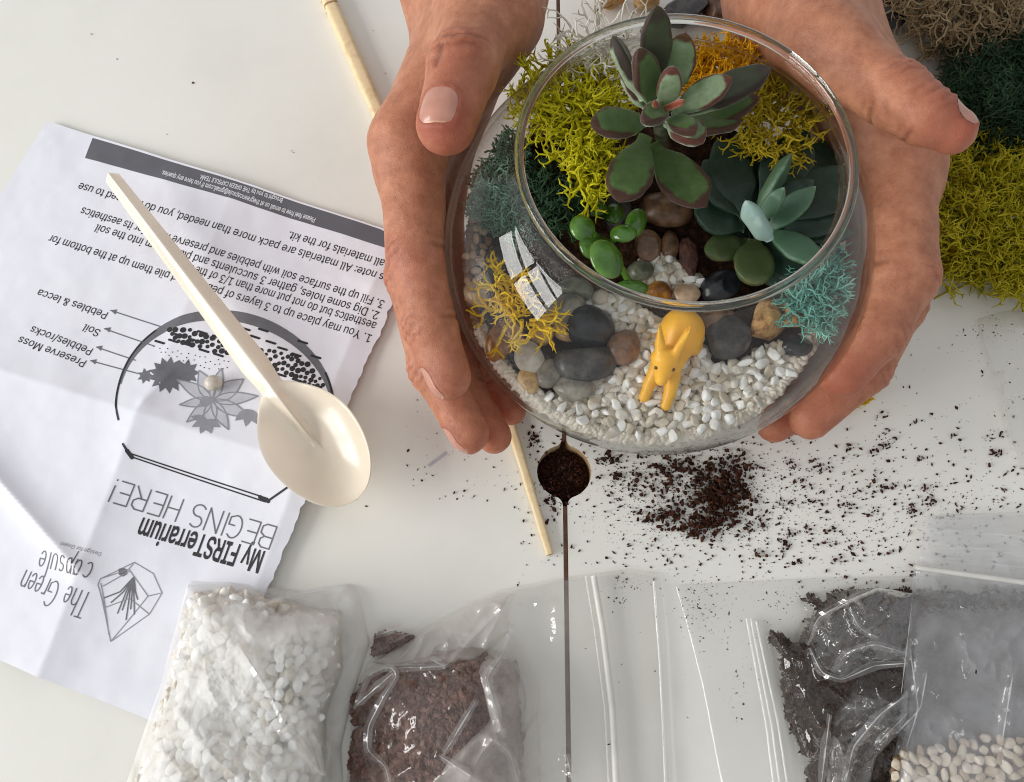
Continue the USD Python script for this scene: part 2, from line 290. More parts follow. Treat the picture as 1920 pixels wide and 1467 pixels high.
leaf_mat('panda_pale', (104, 126, 88), (156, 170, 146), (84, 42, 32), (160, 176, 150), .65, .54, .78)
leaf_mat('panda_brown', (52, 58, 38), (68, 70, 50), (48, 35, 29), (150, 168, 138), .6, .40, .70)
leaf_mat('panda_bud', (150, 80, 52), (170, 110, 70), (120, 48, 34), (150, 90, 70), .5, .6, .9)
leaf_mat('eche_dark', (38, 56, 48), (50, 70, 60), (66, 88, 74), (52, 66, 52), .36, .9, 1.15)
leaf_mat('eche_mid', (68, 98, 78), (86, 116, 94), (124, 152, 130), (76, 100, 74), .36, .9, 1.15)
leaf_mat('eche_pale', (140, 170, 164), (156, 184, 178), (176, 198, 188), (146, 172, 164), .42, .9, 1.15)
leaf_mat('eche_olive', (62, 76, 44), (76, 88, 54), (100, 98, 64), (62, 72, 46), .36, .9, 1.15)
# skin: 'red' reddens knuckles and fingertips, 'crease' darkens folds
raw('skin', {'g': ('geometry', {}), 'rd': ('attribute', {'attribute': 'red'}), 'cr': ('attribute', {'attribute': 'crease'}), 'n': ('noise_texture', {'scale': 170., 'detail': 8, 'roughness': .7}), 'fm': ('map_range', {'from_min': .3, 'from_max': .7, 'clamp': True}),
    'c0': ('mix', {'color1': lin(156, 98, 72), 'color2': lin(196, 138, 108)}), 'c1': ('mix', {'color2': lin(160, 86, 66)}), 'c2': ('mix', {'color2': lin(92, 48, 36)}),
    'v': ('voronoi_texture', {'scale': 1500., 'feature': 'distance_to_edge'}), 'vm': ('map_range', {'from_min': 0.0, 'from_max': .25, 'clamp': True}), 'bn': ('noise_texture', {'scale': 500., 'detail': 6}), 'ad': ('math', {'math_type': 'multiply_add', 'value2': .35}), 'b': ('bump', {'strength': .5, 'distance': .0003}),
    'p': ('principled_bsdf', {'roughness': .47, 'specular_ior_level': .4, 'subsurface_weight': .3, 'subsurface_radius': (.0024, .0011, .0006), 'subsurface_scale': 1.0})},
    [('g.position', 'n.vector'), ('g.position', 'v.vector'), ('g.position', 'bn.vector'), ('n.fac', 'fm.value'), ('fm.result', 'c0.fac'), ('c0.color', 'c1.color1'), ('rd.fac', 'c1.fac'), ('c1.color', 'c2.color1'), ('cr.fac', 'c2.fac'), ('c2.color', 'p.base_color'),
     ('v.distance', 'vm.value'), ('vm.result', 'ad.value1'), ('bn.fac', 'ad.value3'), ('ad.value', 'b.height'), ('b.normal', 'p.normal')], 'p.BSDF')
mat('nail', [lin(184, 126, 108), lin(200, 144, 126)], .3, scale=200, sss=.2, srad=(.002, .001, .0006), coat=.3)
mat('nail_tip', lin(204, 156, 130), .35, scale=200)

# ------------------------------------------------------------------ the table: two leaves with a seam and a finger hole
def seam_x(y):                       # world x of the seam at world y
    a, b = P(1046.5, 0)[:2], P(1066, 1400)[:2]; return a[0]+(b[0]-a[0])*(y-a[1])/(b[1]-a[1])
SW = .00085
slot = sg.Polygon([(seam_x(-1)-SW, -1), (seam_x(-1)+SW, -1), (seam_x(1)+SW, 1), (seam_x(1)-SW, 1)])
hc = P(1057, 884); HR = 51*scale_at(hc)
hole = sg.Point(hc[0]+.0002, hc[1]).buffer(HR, 48)
gap = slot.union(hole).buffer(.0035).buffer(-.0035)
board = sg.box(-.7, -.5, .7, .75)
table = thing('table', 'white laminate folding table with a dark seam and round finger hole', 'table', kind='structure')
halves = sorted(board.difference(gap).geoms, key=lambda g_: g_.centroid.x)
for hv in halves:
    top = trimesh.creation.extrude_polygon(hv.buffer(-.0003).buffer(.0003), .0012, engine='earcut'); top.apply_translation([0, 0, -.0012])
    core = trimesh.creation.extrude_polygon(hv, .017, engine='earcut'); core.apply_translation([0, 0, -.0183])
    lf = obj('leaf', top, 'laminate', table, smooth=25); obj('core', core, 'board_core', lf, smooth=25)
for ya, yb in ((-.5, hc[1]-HR*1.25), (hc[1]+HR*1.25, .75)):
    rail = trimesh.creation.box([.012, yb-ya, .003]); rail.apply_translation([seam_x((ya+yb)/2), (ya+yb)/2, -.0036]); obj('rail', rail, 'dark_wood', table)
under = trimesh.creation.box([.03, .05, .01]); under.apply_translation([hc[0], hc[1], -.026]); obj('rail', under, 'dark_wood', table)

# soil lying in the hole
g = np.random.default_rng(11); n = 1500; a = g.uniform(0, 2*np.pi, n); r = np.sqrt(g.random(n))*HR*.93
pts = np.stack([hc[0]+r*np.cos(a), hc[1]+r*np.sin(a), -.0045-.004*(r/HR)**2+g.normal(0, .0006, n)], 1)
bed = ICO[3].copy(); bed.apply_scale([HR*.97, HR*.97, .004]); bed.apply_translation([hc[0], hc[1], -.0095])
tag(obj('soil_in_hole', trimesh.util.concatenate([bed, scatter(pts, g.uniform(.0003, .0009, n), g)]), 'soil', smooth=False), 'dark brown soil filling the round finger hole of the table', 'soil', kind='stuff')

pmk = sg.LineString([tuple(P(806, 872)[:2]), tuple(P(836, 850)[:2])]).buffer(.0006); pv, pf = trimesh.creation.triangulate_polygon(pmk, engine='earcut'); obj('pen_smear', T(np.column_stack([pv, np.full(len(pv), .00012)]), pf), 'ink_pale', table, smooth=False)
# ------------------------------------------------------------------ instruction sheet
TRp, TLp, BRp = P(790, 455), P(93, 232), P(455, 1385)
ex = unit(TLp-TRp); ey = unit(np.cross([0, 0, 1.], ex)); W = np.linalg.norm(TLp-TRp); Hh = .198
def fold(x, y, a, b, amp, w, s0=-1, s1=2, soft=.1):
    A, B = P(*a)[:2], P(*b)[:2]; d = B-A; L = np.linalg.norm(d); d = d/L
    s = ((x-A[0])*d[0]+(y-A[1])*d[1])/L; t = (x-A[0])*d[1]-(y-A[1])*d[0]
    return amp*np.exp(-np.abs(t)/w)*sstep(s0-soft, s0+soft, s)*(1-sstep(s1-soft, s1+soft, s))
def paper_h(x, y):
    h = fold(x, y, (0, 697), (490, 850), .0034, .018)+fold(x, y, (277, 771), (91, 1254), .0032, .016, 0, 1.4)
    h += fold(x, y, (0, 885), (178, 1088), .0030, .0035, -.5, .95, .2)+fold(x, y, (-30, 860), (180, 1078), .0016, .014, -.5, .95, .3)
    h += fold(x, y, (649, 675), (540, 960), .0016, .010, -.6, 1.6)+fold(x, y, (430, 390), (277, 771), .0012, .014, -.2, 1)
    h += fold(x, y, (277, 771), (330, 700), .0012, .005, 0, .9, .2)
    h += fold(x, y, (500, 300), (480, 400), .0022, .025, -.3, .6, .4)
    q = np.stack([x*22, y*22, 0*x], -1); h += .0022*meshkit.fbm(q, 3, 5)+.00035*meshkit.fbm(q*6, 2, 9)
    return h+.0004
def paper_xyz(u, v, off=0.0):        # u along the lines of print, v up the page, metres
    p = TRp[:2]+np.outer(u, ex[:2])+np.outer(v, ey[:2])
    return np.column_stack([p, paper_h(p[:, 0], p[:, 1])+off])
def paper_uv(px, py, h=.0025): d = P(px, py, h)-TRp; return float(d @ ex), float(d @ ey)
nu, nv = 200, 230
uu, vv = np.meshgrid(np.linspace(0, W, nu), np.linspace(0, Hh, nv), indexing='ij'); 
tear = .0012*(meshkit.fbm(np.stack([vv[0]*180, 0*vv[0], 0*vv[0]], -1), 4, 3)-.5)+.0007*(meshkit.noise(np.stack([vv[0]*500, 0*vv[0], 0*vv[0]], -1), 4)-.5)
uu = uu+(1-uu/W)**6*tear[None]*1.1
top = paper_xyz(uu.ravel(), vv.ravel()); bot = top-[0, 0, .00015]; f = grid_faces(nu, nv); n_ = nu*nv
ring = np.concatenate([np.arange(nv), np.arange(1, nu)*nv+nv-1, (nu-1)*nv+np.arange(nv-2, -1, -1), np.arange(nu-2, 0, -1)*nv]); r2 = np.roll(ring, -1)
from scipy.interpolate import RegularGridInterpolator
HGRID = RegularGridInterpolator((np.linspace(0, W, nu), np.linspace(0, Hh, nv)), top[:, 2].reshape(nu, nv), bounds_error=False, fill_value=None)
sheet = thing('instruction_sheet', 'creased white printed instruction sheet with one torn edge under the spoon', 'paper')
pm = trimesh.Trimesh(np.vstack([top, bot]), np.vstack([f, f[:, ::-1]+n_, quads(np.stack([ring, ring+n_, r2+n_, r2], 1))]), process=False)
trimesh.repair.fix_normals(pm)
obj('page', pm, 'paper', sheet, smooth=40)
def print_uv(name, tri_v, tri_f, m_, lift=.00011, sub=.0022):
    v3 = np.column_stack([tri_v[:, 0], tri_v[:, 1], 0*tri_v[:, 0]])
    v3, ff = trimesh.remesh.subdivide_to_size(v3, tri_f, sub)
    w = paper_xyz(v3[:, 0], v3[:, 1]); w[:, 2] = HGRID(v3[:, :2])+lift
    t = T(w, ff); nz = t.face_normals[:, 2].mean()
    return obj(name, t if nz > 0 else T(w, ff[:, ::-1]), m_, sheet, smooth=False)
def poly_print(name, geom, m_, lift=.00011):
    vs, fs, k_ = [], [], 0
    for g_ in getattr(geom, 'geoms', [geom]):
        if g_.is_empty or g_.area < 1e-10 or g_.geom_type != 'Polygon': continue
        v, ff = trimesh.creation.triangulate_polygon(g_, engine='earcut'); vs.append(v); fs.append(ff+k_); k_ += len(v)
    return print_uv(name, np.vstack(vs), np.vstack(fs), m_, lift)
def flat_text(s, bold=False):
    m = meshkit.text_mesh(s, 1.0, depth=.1, bold=bold); v = np.array(m.vertices); keep = m.face_normals[:, 2] > .9
    return v, np.array(m.faces)[keep]
def text_line(s, a, b, hpx, m_='ink_black', bold=False, name='text_line', widen=None):
    """baseline from photo pixel a to photo pixel b"""
    v, ff = flat_text(s, bold); used_ = np.unique(ff); re = -np.ones(len(v), int); re[used_] = np.arange(len(used_)); v, ff = v[used_], re[ff]
    A, B = np.array(paper_uv(*a)), np.array(paper_uv(*b)); d = B-A; L = np.linalg.norm(d); d = d/L; nrm = np.array([-d[1], d[0]])
    h = hpx*scale_at(P(*a, .002)); sx = L/(v[:, 0].max()-v[:, 0].min())
    q = A+np.outer((v[:, 0]-v[:, 0].min())*sx, d)+np.outer(v[:, 1]*h, nrm)
    print_uv(name, q, ff, m_, .00020 if m_ == 'ink_white' else .00011, .002)
# banner along the foot of the page
bq = [paper_uv(*p) for p in ((172, 257), (475, 331), (716, 420), (800, 470), (795, 505), (720, 463), (440, 375), (158, 295))]
poly_print('banner', sg.Polygon([(max(p[0], .0005), max(p[1], .0008)) for p in bq]), 'ink_banner', .00008)
text_line('Please feel free to email us at thegreencapsule@gmail.com if you have any queries.', (592, 408), (306, 321), 10, 'ink_white', True)
text_line('Brought to you by THE GREEN CAPSULE TEAM.', (531, 372), (378, 330), 9, 'ink_white', True)
text_line('all materials for the kit.', (722, 487), (543, 432), 17)
text_line('ts note: All materials are pack more than needed, you do not need to use', (728, 516), (150, 342), 17)
text_line('3. Fill up the surface soil with pebbles and preserve moss for its aesthetics', (722, 565), (155, 388), 17)
text_line('2. Dig some holes, gather 3 succulents and place them into the soil', (712, 586), (182, 420), 17)
text_line('aesthetics but do not put more than 1/3 of the bowl', (707, 606), (330, 488), 17)
text_line('1. You may place up to 3 layers of pebbles and pile them up at the bottom for', (698, 629), (95, 440), 17)
for s, a, b in (('Pebbles & lecca', (203, 586), (75, 543)), ('Soil', (190, 620), (161, 608)), ('Pebbles/rocks', (176, 655), (64, 613)), ('Preserve Moss', (165, 678), (42, 633))):
    text_line(s, a, b, 15)
def to_uv(pts): return [paper_uv(*p) for p in pts]
def strokes(lines, wpx, cap=1):
    s_ = scale_at(P(400, 800)); return unary_union([sg.LineString(to_uv(l)).buffer(wpx*s_/2, 4) for l in lines])
ar = strokes([[(207, 582), (308, 615)], [(196, 617), (290, 650)], [(182, 652), (255, 677)], [(172, 678), (262, 703)]], 2.2)
heads = unary_union([sg.Polygon(to_uv([(x, y), (x+12, y-2), (x+9, y+8)])) for x, y in ((207, 582), (196, 616), (181, 651), (171, 677))])
poly_print('label_arrows', ar.union(heads), 'ink_grey')
# monoline letters for the two thin headings
def arc(cx, cy, rx, ry, a0, a1, n=12): t = np.radians(np.linspace(a0, a1, n)); return [(cx+rx*math.cos(q), cy+ry*math.sin(q)) for q in t]
LET = {'B': [[(0, 0), (0, 1), (.4, 1), (.55, .88), (.55, .65), (.4, .53), (0, .53)], [(.4, .53), (.62, .4), (.62, .12), (.45, 0), (0, 0)]], 'E': [[(.55, 1), (0, 1), (0, 0), (.55, 0)], [(0, .5), (.45, .5)]],
 'G': [arc(.33, .5, .33, .5, 50, 300)+[(.62, .12), (.62, .45), (.35, .45)]], 'I': [[(0, 0), (0, 1)]], 'N': [[(0, 0), (0, 1), (.6, 0), (.6, 1)]], 'S': [arc(.3, .75, .27, .25, 40, 250)+arc(.3, .26, .29, .26, 80, -150)],
 'H': [[(0, 0), (0, 1)], [(.58, 0), (.58, 1)], [(0, .5), (.58, .5)]], 'R': [[(0, 0), (0, 1), (.4, 1), (.58, .86), (.58, .64), (.4, .5), (0, .5)], [(.25, .5), (.6, 0)]], '!': [[(0, 1), (0, .28)], [(0, .03), (0, 0)]],
 'T': [[(0, 1), (.4, 1)], [(.2, 1), (.2, 0)]], 'h': [[(0, 1), (0, 0)], [(0, .45)]+arc(.17, .42, .17, .2, 180, 0)+[(.34, 0)]], 'e': [[(.02, .32), (.34, .32)]+arc(.18, .34, .16, .28, 0, 180)+arc(.18, .26, .16, .26, 180, 330)],
 'r': [[(0, .62), (0, 0)], [(0, .45)]+arc(.13, .46, .13, .16, 180, 60)], 'n': [[(0, .62), (0, 0)], [(0, .42)]+arc(.17, .42, .17, .2, 180, 0)+[(.34, 0)]], 'c': [arc(.18, .31, .17, .31, 50, 310)],
 'a': [[(.32, .62), (.32, 0)], arc(.17, .31, .15, .31, 20, 340)], 'p': [[(0, .62), (0, -.3)], arc(.17, .31, .15, .31, 160, -160)], 's': [arc(.16, .46, .13, .15, 40, 250)+arc(.16, .16, .14, .16, 80, -150)],
 'u': [[(0, .62), (0, .2)]+arc(.16, .18, .16, .18, 180, 360)+[(.32, .62)]], 'l': [[(0, 1), (0, 0)]]}
LW = {'I': .1, '!': .1, 'l': .1, ' ': .25, 'T': .42, 'r': .24}
def mono(name, s, a, b, hpx, wpx, m_='ink_grey', space=.17):
    x = 0; L = []
    for ch in s:
        for pl in LET.get(ch, []): L.append([(x+px_, py_) for px_, py_ in pl])
        x += LW.get(ch, .6 if ch.isupper() else .34)+space
    x -= space; A, B = np.array(paper_uv(*a)), np.array(paper_uv(*b)); d = B-A; Ln = np.linalg.norm(d); d /= Ln; nr = np.array([-d[1], d[0]]); h = hpx*scale_at(P(*a))
    geo = unary_union([sg.LineString([tuple(A+d*(q[0]/x*Ln)+nr*q[1]*h) for q in l]).buffer(wpx*scale_at(P(*a))/2, 4) for l in L]); poly_print(name, geo, m_)
mono('heading', 'BEGINS HERE!', (522, 990), (224, 902), 42, 2.6)
text_line('My FIRSTerrarium', (500, 1036), (270, 972), 40, 'ink_black', True, 'heading')
mono('logo_text', 'The Green', (176, 1114), (52, 1070), 46, 2.2); mono('logo_text', 'capsule', (184, 1058), (86, 1034), 44, 2.2)
text_line('Design for Green', (196, 1038), (128, 1019), 7, 'ink_mid')
lg = [[(188, 1097), (193, 1086), (253, 1055), (288, 1076), (303, 1112), (279, 1152), (207, 1203), (188, 1097)], [(193, 1086), (243, 1068), (253, 1055)], [(243, 1068), (277, 1118), (303, 1112)], [(277, 1118), (238, 1166), (207, 1203)], [(188, 1097), (197, 1140), (243, 1122), (279, 1152)], [(193, 1095), (204, 1190)], [(196, 1100), (243, 1072)]]
poly_print('logo', strokes(lg, 1.6), 'ink_mid')
rt = [[(252, 1082), (246+dx, 1110), (240+2.2*dx, 1150+dy)] for dx, dy in ((-14, -20), (-9, 0), (-5, -6), (-2, 12), (2, -8), (5, 2), (8, -26), (-20, -28))]
poly_print('logo_roots', strokes(rt, 2.2).union(sg.Polygon(to_uv([(224, 1068), (232, 1065), (240, 1069), (240, 1077), (232, 1082), (225, 1078)]))), 'ink_grey')
# the drawn bowl
cc = (427, 762)
def el(cx, cy, rx, ry, a0, a1, n=40, tilt=16): 
    t = np.radians(np.linspace(a0, a1, n)); c_, s_ = math.cos(math.radians(tilt)), math.sin(math.radians(tilt))
    return [(cx+rx*math.cos(q)*c_-ry*math.sin(q)*s_, cy+rx*math.cos(q)*s_+ry*math.sin(q)*c_) for q in t]
outer = el(*cc, 206, 178, 176, 352); inner = el(cc[0], cc[1]+6, 201, 164, 352, 176)
poly_print('drawn_bowl', sg.Polygon(to_uv(outer+inner)).buffer(0), 'ink_grey', .00008)
for seg_ in (el(*cc, 204, 177, 152, 214), el(*cc, 204, 177, 322, 366)): poly_print('drawn_outline', strokes([seg_], 4), 'ink_black')
ol = strokes([[(240, 838), (252, 858)], [(548, 914), (504, 942)]], 4).union(strokes([[(250, 854), (505, 937)], [(252, 860), (500, 943)]], 2.4)).union(strokes([[(247, 850), (255, 862)], [(490, 934), (506, 942)]], 7))
poly_print('drawn_rim', ol, 'ink_black')
dash = [[(x, y), (x+16, y+5)] for x, y in ((372, 622), (400, 630), (470, 630), (500, 640), (355, 636), (318, 638), (345, 645), (375, 656), (402, 664), (522, 652), (548, 664), (520, 702), (550, 712), (588, 724), (452, 615), (486, 617), (330, 628), (292, 640), (560, 640), (585, 668))]
poly_print('drawn_dashes', strokes(dash, 4.5), 'ink_black')
g = np.random.default_rng(3); bl = []
for (x, y) in poisson_px(sg.Polygon([(318, 618), (345, 616), (440, 645), (430, 668), (330, 640)]), 8.5, g, 3000): bl.append(sg.Point(paper_uv(x, y)).buffer(g.uniform(3.5, 6)*.000195, 5))
for (x, y) in poisson_px(sg.Polygon([(485, 655), (560, 665), (612, 722), (600, 730), (500, 690)]), 8.5, g, 3000): bl.append(sg.Point(paper_uv(x, y)).buffer(g.uniform(3.5, 6)*.000195, 5))
for (x, y) in poisson_px(sg.Polygon([(285, 648), (430, 678), (425, 700), (380, 690), (300, 665)]), 8, g, 2000): bl.append(sg.Point(paper_uv(x, y)).buffer(1.2*.000195, 4))
poly_print('drawn_pebbles', unary_union(bl), 'ink_black')
def star(cx, cy, r0, r1, n, rot=0): return [(cx+(r1 if i % 2 else r0)*math.cos(rot+i*math.pi/n), cy+(r1 if i % 2 else r0)*math.sin(rot+i*math.pi/n)) for i in range(2*n)]
poly_print('drawn_moss', sg.Polygon(to_uv(star(318, 706, 36, 25, 13))).union(sg.Polygon(to_uv(star(350, 700, 26, 16, 9)))).union(sg.Polygon(to_uv(star(276, 708, 16, 9, 7)))).buffer(0), 'ink_grey')
def petal(cx, cy, a, L, w): 
    a = math.radians(a); d = (math.cos(a), math.sin(a)); n = (-d[1], d[0])
    return sg.Polygon(to_uv([(cx+d[0]*L*t+n[0]*w*s*math.sin(math.pi*t**.8), cy+d[1]*L*t+n[1]*w*s*math.sin(math.pi*t**.8)) for s, ts in ((1, np.linspace(0, 1, 9)), (-1, np.linspace(1, 0, 9)[1:-1])) for t in ts]))
pet = [petal(400, 752, a, L, w) for a, L, w in ((-150, 75, 12), (-115, 62, 15), (-75, 62, 12), (-35, 70, 16), (-5, 85, 12), (25, 80, 12), (60, 66, 11), (95, 60, 12), (135, 62, 10), (170, 60, 9))]
poly_print('drawn_leaves', unary_union(pet), 'ink_pale', .00014)
poly_print('drawn_leaf_lines', unary_union([p.boundary.buffer(.00025) for p in pet]+[sg.Point(paper_uv(388, 755)).buffer(.0022)]), 'ink_mid', .00018)
poly_print('drawn_leaf_tips', unary_union([petal(392, 790, a, 30, 7) for a in (30, 70, 110, 150, 190)]+[petal(470, 770, a, 34, 8) for a in (60, 100, 140)]), 'ink_mid', .00018)
# small pale pebble lying on the drawing
bd = P(403, 721, .004); bv = trimesh.creation.icosphere(2, .0034); bv.apply_scale([1, .9, .75]); bv.apply_translation([bd[0], bd[1], paper_h(np.array([bd[0]]), np.array([bd[1]]))[0]+.0027])
tag(obj('clear_bead', bv, 'rock_pale', smooth=True), 'small pale pebble lying on the drawn succulent of the sheet', 'pebble')

# ------------------------------------------------------------------ white plastic spoon
A0, A1 = P(226, 352, .009), P(678, 946, .008); sd = unit((A1-A0)*[1, 1, 0]); sn = np.cross([0, 0, 1.], sd); SL = float((A1-A0)[:2] @ sd[:2])
BC = float((P(590, 838, .009)-A0) @ sd); BL = SL-BC; HB = .0170
ns, nw = 120, 33
s_ = np.concatenate([np.linspace(0, SL*.55, 50), np.linspace(SL*.55, SL, 71)[1:]]); w_ = np.linspace(-1, 1, nw)
hw = np.where(s_ < BC, 0, HB*np.sqrt(np.clip(1-((s_-BC)/BL)**2, 0, 1)))
neck0 = BC-.026
hh = .0030+.0026*np.clip(s_/neck0, 0, 1)-.0012*sstep(neck0-.014, neck0, s_)
tt = np.clip((BC-s_)/(BC-neck0), 0, 1); hw = np.where(s_ < BC, np.where(s_ < neck0, hh, .0044+(HB-.0044)*np.cos(tt*np.pi/2)**.85), hw); hw[-1] = .0004
S_, Wn = np.meshgrid(s_, w_, indexing='ij'); HWm = hw[:, None]; Wm = Wn*HWm
e2 = np.where(S_ > BC, ((S_-BC)/BL)**2, ((BC-S_)/(BC-neck0+.004))**2*.95)
hand_z = .0105-.0035*np.sin(np.clip(S_/BC, 0, 1)*np.pi)+0*S_
tent = .0034*(1-np.abs(Wn)**1.3)
bowl_z = .0105-.0098*np.clip(1-e2, 0, 1)**.8*(1-np.abs(Wn)**2.0)
mix = sstep(neck0-.004, neck0+.016, S_)
spike = .0052*np.clip(1-np.abs(Wm)/(.0035*np.clip(1-(S_-neck0)/.032, .05, 1)), 0, 1)*(1-sstep(neck0+.012, neck0+.032, S_))
Z = (hand_z-.002+tent)*(1-mix)+(bowl_z+spike)*mix
topv = A0*[1, 1, 0]+S_[..., None]*sd+Wm[..., None]*sn+np.stack([0*Z, 0*Z, Z+.0074], -1)
botv = topv-[0, 0, .0011]; f = grid_faces(ns, nw); N = ns*nw
ring = np.concatenate([np.arange(nw), np.arange(1, ns)*nw+nw-1, (ns-1)*nw+np.arange(nw-2, -1, -1), np.arange(ns-2, 0, -1)*nw]); r2 = np.roll(ring, -1)
sp = trimesh.Trimesh(np.vstack([topv.reshape(-1, 3), botv.reshape(-1, 3)]), np.vstack([f, f[:, ::-1]+N, quads(np.stack([ring, ring+N, r2+N, r2], 1))]), process=False); trimesh.repair.fix_normals(sp)
tag(obj('plastic_spoon', sp, 'spoon_plastic', smooth=50), 'cream white plastic spoon lying across the printed sheet, bowl upwards', 'spoon')

# ------------------------------------------------------------------ chopsticks
def chopstick(a, b, wa, wb, label, za=.0028, zb=.0028):
    A, B = P(*a, za), P(*b, zb); d = unit(B-A); L = np.linalg.norm(B-A); n = np.cross([0, 0, 1.], d); k_ = 14
    th = np.arange(k_)*2*np.pi/k_; pr = np.stack([np.sign(np.cos(th))*np.abs(np.cos(th))**.6, np.sign(np.sin(th))*np.abs(np.sin(th))**.6], 1)
    t = thing('chopstick', label, 'chopstick'); rings = []
    for s in np.linspace(0, 1, 40):
        r = wa+(wb-wa)*s+.00008*math.sin(s*31); c = A+(B-A)*s; rings.append(c+pr[:, :1]*n*r+pr[:, 1:]*np.array([0, 0, 1.])*r)
    v = np.vstack(rings); fc = grid_faces(40, k_, True)
    obj('stick', T(v, fc), 'bamboo', t, smooth=50)
    for e, rr in ((0, rings[0]), (1, rings[-1])):
        c = rr.mean(0)+(d if e else -d)*.0003; vv = np.vstack([rr, c]); obj('cut_end', T(vv, [[i, (i+1) % k_, k_] if e else [(i+1) % k_, i, k_] for i in range(k_)]), 'bamboo_end', t, smooth=False)
    if wa > .0024:
        for s in (.12, .17):
            c = A+(B-A)*s; v = np.vstack([c-d*.0004+1.03*(pr[:, :1]*n*wa+pr[:, 1:]*np.array([0, 0, 1.])*wa), c+d*.0004+1.03*(pr[:, :1]*n*wa+pr[:, 1:]*np.array([0, 0, 1.])*wa)]); obj('node_ring', T(v, grid_faces(2, k_, True)), 'bamboo_end', t, smooth=50)
chopstick((590, -60), (800, 420), .0033, .0028, 'pale bamboo chopstick coming in at the upper edge behind the left hand')
chopstick((925, 690), (1031, 1040), .0021, .0014, 'pale bamboo chopstick with a cut tip beside the round table hole', .003, .0016)
# ------------------------------------------------------------------ the glass bowl
BX, BY, ZM, BR, BCZ, ZRIM, RRIM = .0458, .0302, .0575, .0677, .0575, .110, .0453
BCEN = np.array([BX, BY, ZM]); ELL = np.array([BR, BR, BCZ])
def bowl_hit(px, py, off=0.0, s=1.0):
    d = ray(px, py); dd = d/(ELL*s); o = (CAM-BCEN)/(ELL*s); a, b, q = dd @ dd, dd @ o, o @ o-1
    dis = b*b-a*q; t = (-b-math.sqrt(max(dis, 0)))/a; h = CAM+d*t; n = unit((h-BCEN)/ELL**2); return h+n*off
zz = np.concatenate([[.0068], np.linspace(.0085, .099, 130)]); ro = BR*np.sqrt(np.clip(1-((zz-ZM)/BCZ)**2, 0, 1)); ro[0] = ro[1]*.88
neck_r = [RRIM-.0012, RRIM-.0014, RRIM-.0009]; neck_z = [.1035, .1065, .1090]
O = [(0, .0068)]+list(zip(ro, zz))+list(zip(neck_r, neck_z))
TH = .0017
I = [(r-TH, z) for r, z in zip(neck_r[::-1], neck_z[::-1])]+[(max(r-TH, .001), z) for r, z in zip(ro[:0:-1], zz[:0:-1]) if z > .0105]+[(0, .0100)]
so = trimesh.creation.revolve(np.array(O), sections=288); so.apply_translation([BX, BY, 0]); si = trimesh.creation.revolve(np.array([O[-1]]+I), sections=144); si.apply_translation([BX, BY, 0])
bowl = thing('glass_bowl', 'round clear glass terrarium bowl held between two hands', 'bowl')
obj('wall', so, 'glass_wall', bowl, smooth=True); obj('inner_wall', si, 'glass_inner', bowl, smooth=True)
a = np.linspace(0, 2*np.pi, 15); rm = trimesh.creation.revolve(np.stack([RRIM-.0013+.00125*np.cos(a), ZRIM-.0002+.0014*np.sin(a)], 1), sections=160); rm.apply_translation([BX, BY, 0])
obj('rim', rm, 'glass_rim', bowl, smooth=True)
# fill level inside the bowl
ZA, ZB = .0375, .11
def surf_z(y): return ZA+ZB*(y-(BY-.06))
def S(px, py, up=0.0):
    d = ray(px, py); t = (ZA+up+ZB*(CAM[1]-BY+.06)-CAM[2])/(d[2]-ZB*d[1]); return CAM+d*t
INS = (BR-TH-.0006)/BR
def inside(p, m=0.0): q = (np.asarray(p)-BCEN)/(ELL*INS-m); return (q*q).sum(-1) < 1
# bed of soil, white and beige gravel under everything
nr, nt = 26, 96; th = np.linspace(0, 2*np.pi, nt, endpoint=False); vs = []
prof = [(0, None)]+[(q, None) for q in np.linspace(.08, 1, nr)[:-1]]
for q in np.linspace(0, 1, nr):
    for t in th:
        lo_, hi_ = 0, BR
        for _ in range(18):
            m_ = (lo_+hi_)/2; z = surf_z(BY+m_*math.sin(t))-.0035
            lo_, hi_ = (m_, hi_) if (m_/BR)**2+((z-ZM)/BCZ)**2 < (INS-.012)**2 else (lo_, m_)
        r = q*lo_; vs.append((BX+r*math.cos(t), BY+r*math.sin(t), surf_z(BY+r*math.sin(t))-.0035))
zlast = np.array(vs[-nt:])
for q in np.linspace(0, 1, 10)[1:]:
    for v in zlast:
        z = v[2]+(.0112-v[2])*q; r = (INS-.012)*BR*math.sqrt(max(0, 1-((z-ZM)/(BCZ*(INS-.012)))**2)); d = unit(v[:2]-[BX, BY]); vs.append((BX+d[0]*r, BY+d[1]*r, z))
bedm = T(vs, grid_faces(nr+9, nt, True)); bv = np.array(bedm.vertices); bv[:nr*nt, 2] += .0016*(meshkit.fbm(bv[:nr*nt]*260, 3)-.5)
tag(obj('soil_bed', T(bv, bedm.faces), 'soil_bed', smooth=True), 'dark soil filling the lower part of the glass bowl under the plants', 'soil', kind='stuff')
g = np.random.default_rng(21)
def wall_points(az0, az1, z0, z1, n):
    a = np.radians(g.uniform(az0, az1, n)); z = g.uniform(z0, z1, n); y_ = BY+BR*.9*np.sin(a); z = np.minimum(z, surf_z(y_)-.0008)
    r = BR*np.sqrt(np.clip(1-((z-ZM)/BCZ)**2, 0, 1))*INS-.0022; return np.stack([BX+r*np.cos(a), BY+r*np.sin(a), z], 1)
tag(obj('white_gravel_layer', scatter(wall_points(-160, -18, .012, .05, 2200), g.uniform(.0014, .0023, 2200), g, base=1, flat=.7, long=1.5, jit=.18), 'white_stone_bed', smooth=True), 'white gravel pressed against the front glass below the loose white pebbles', 'gravel', kind='stuff')
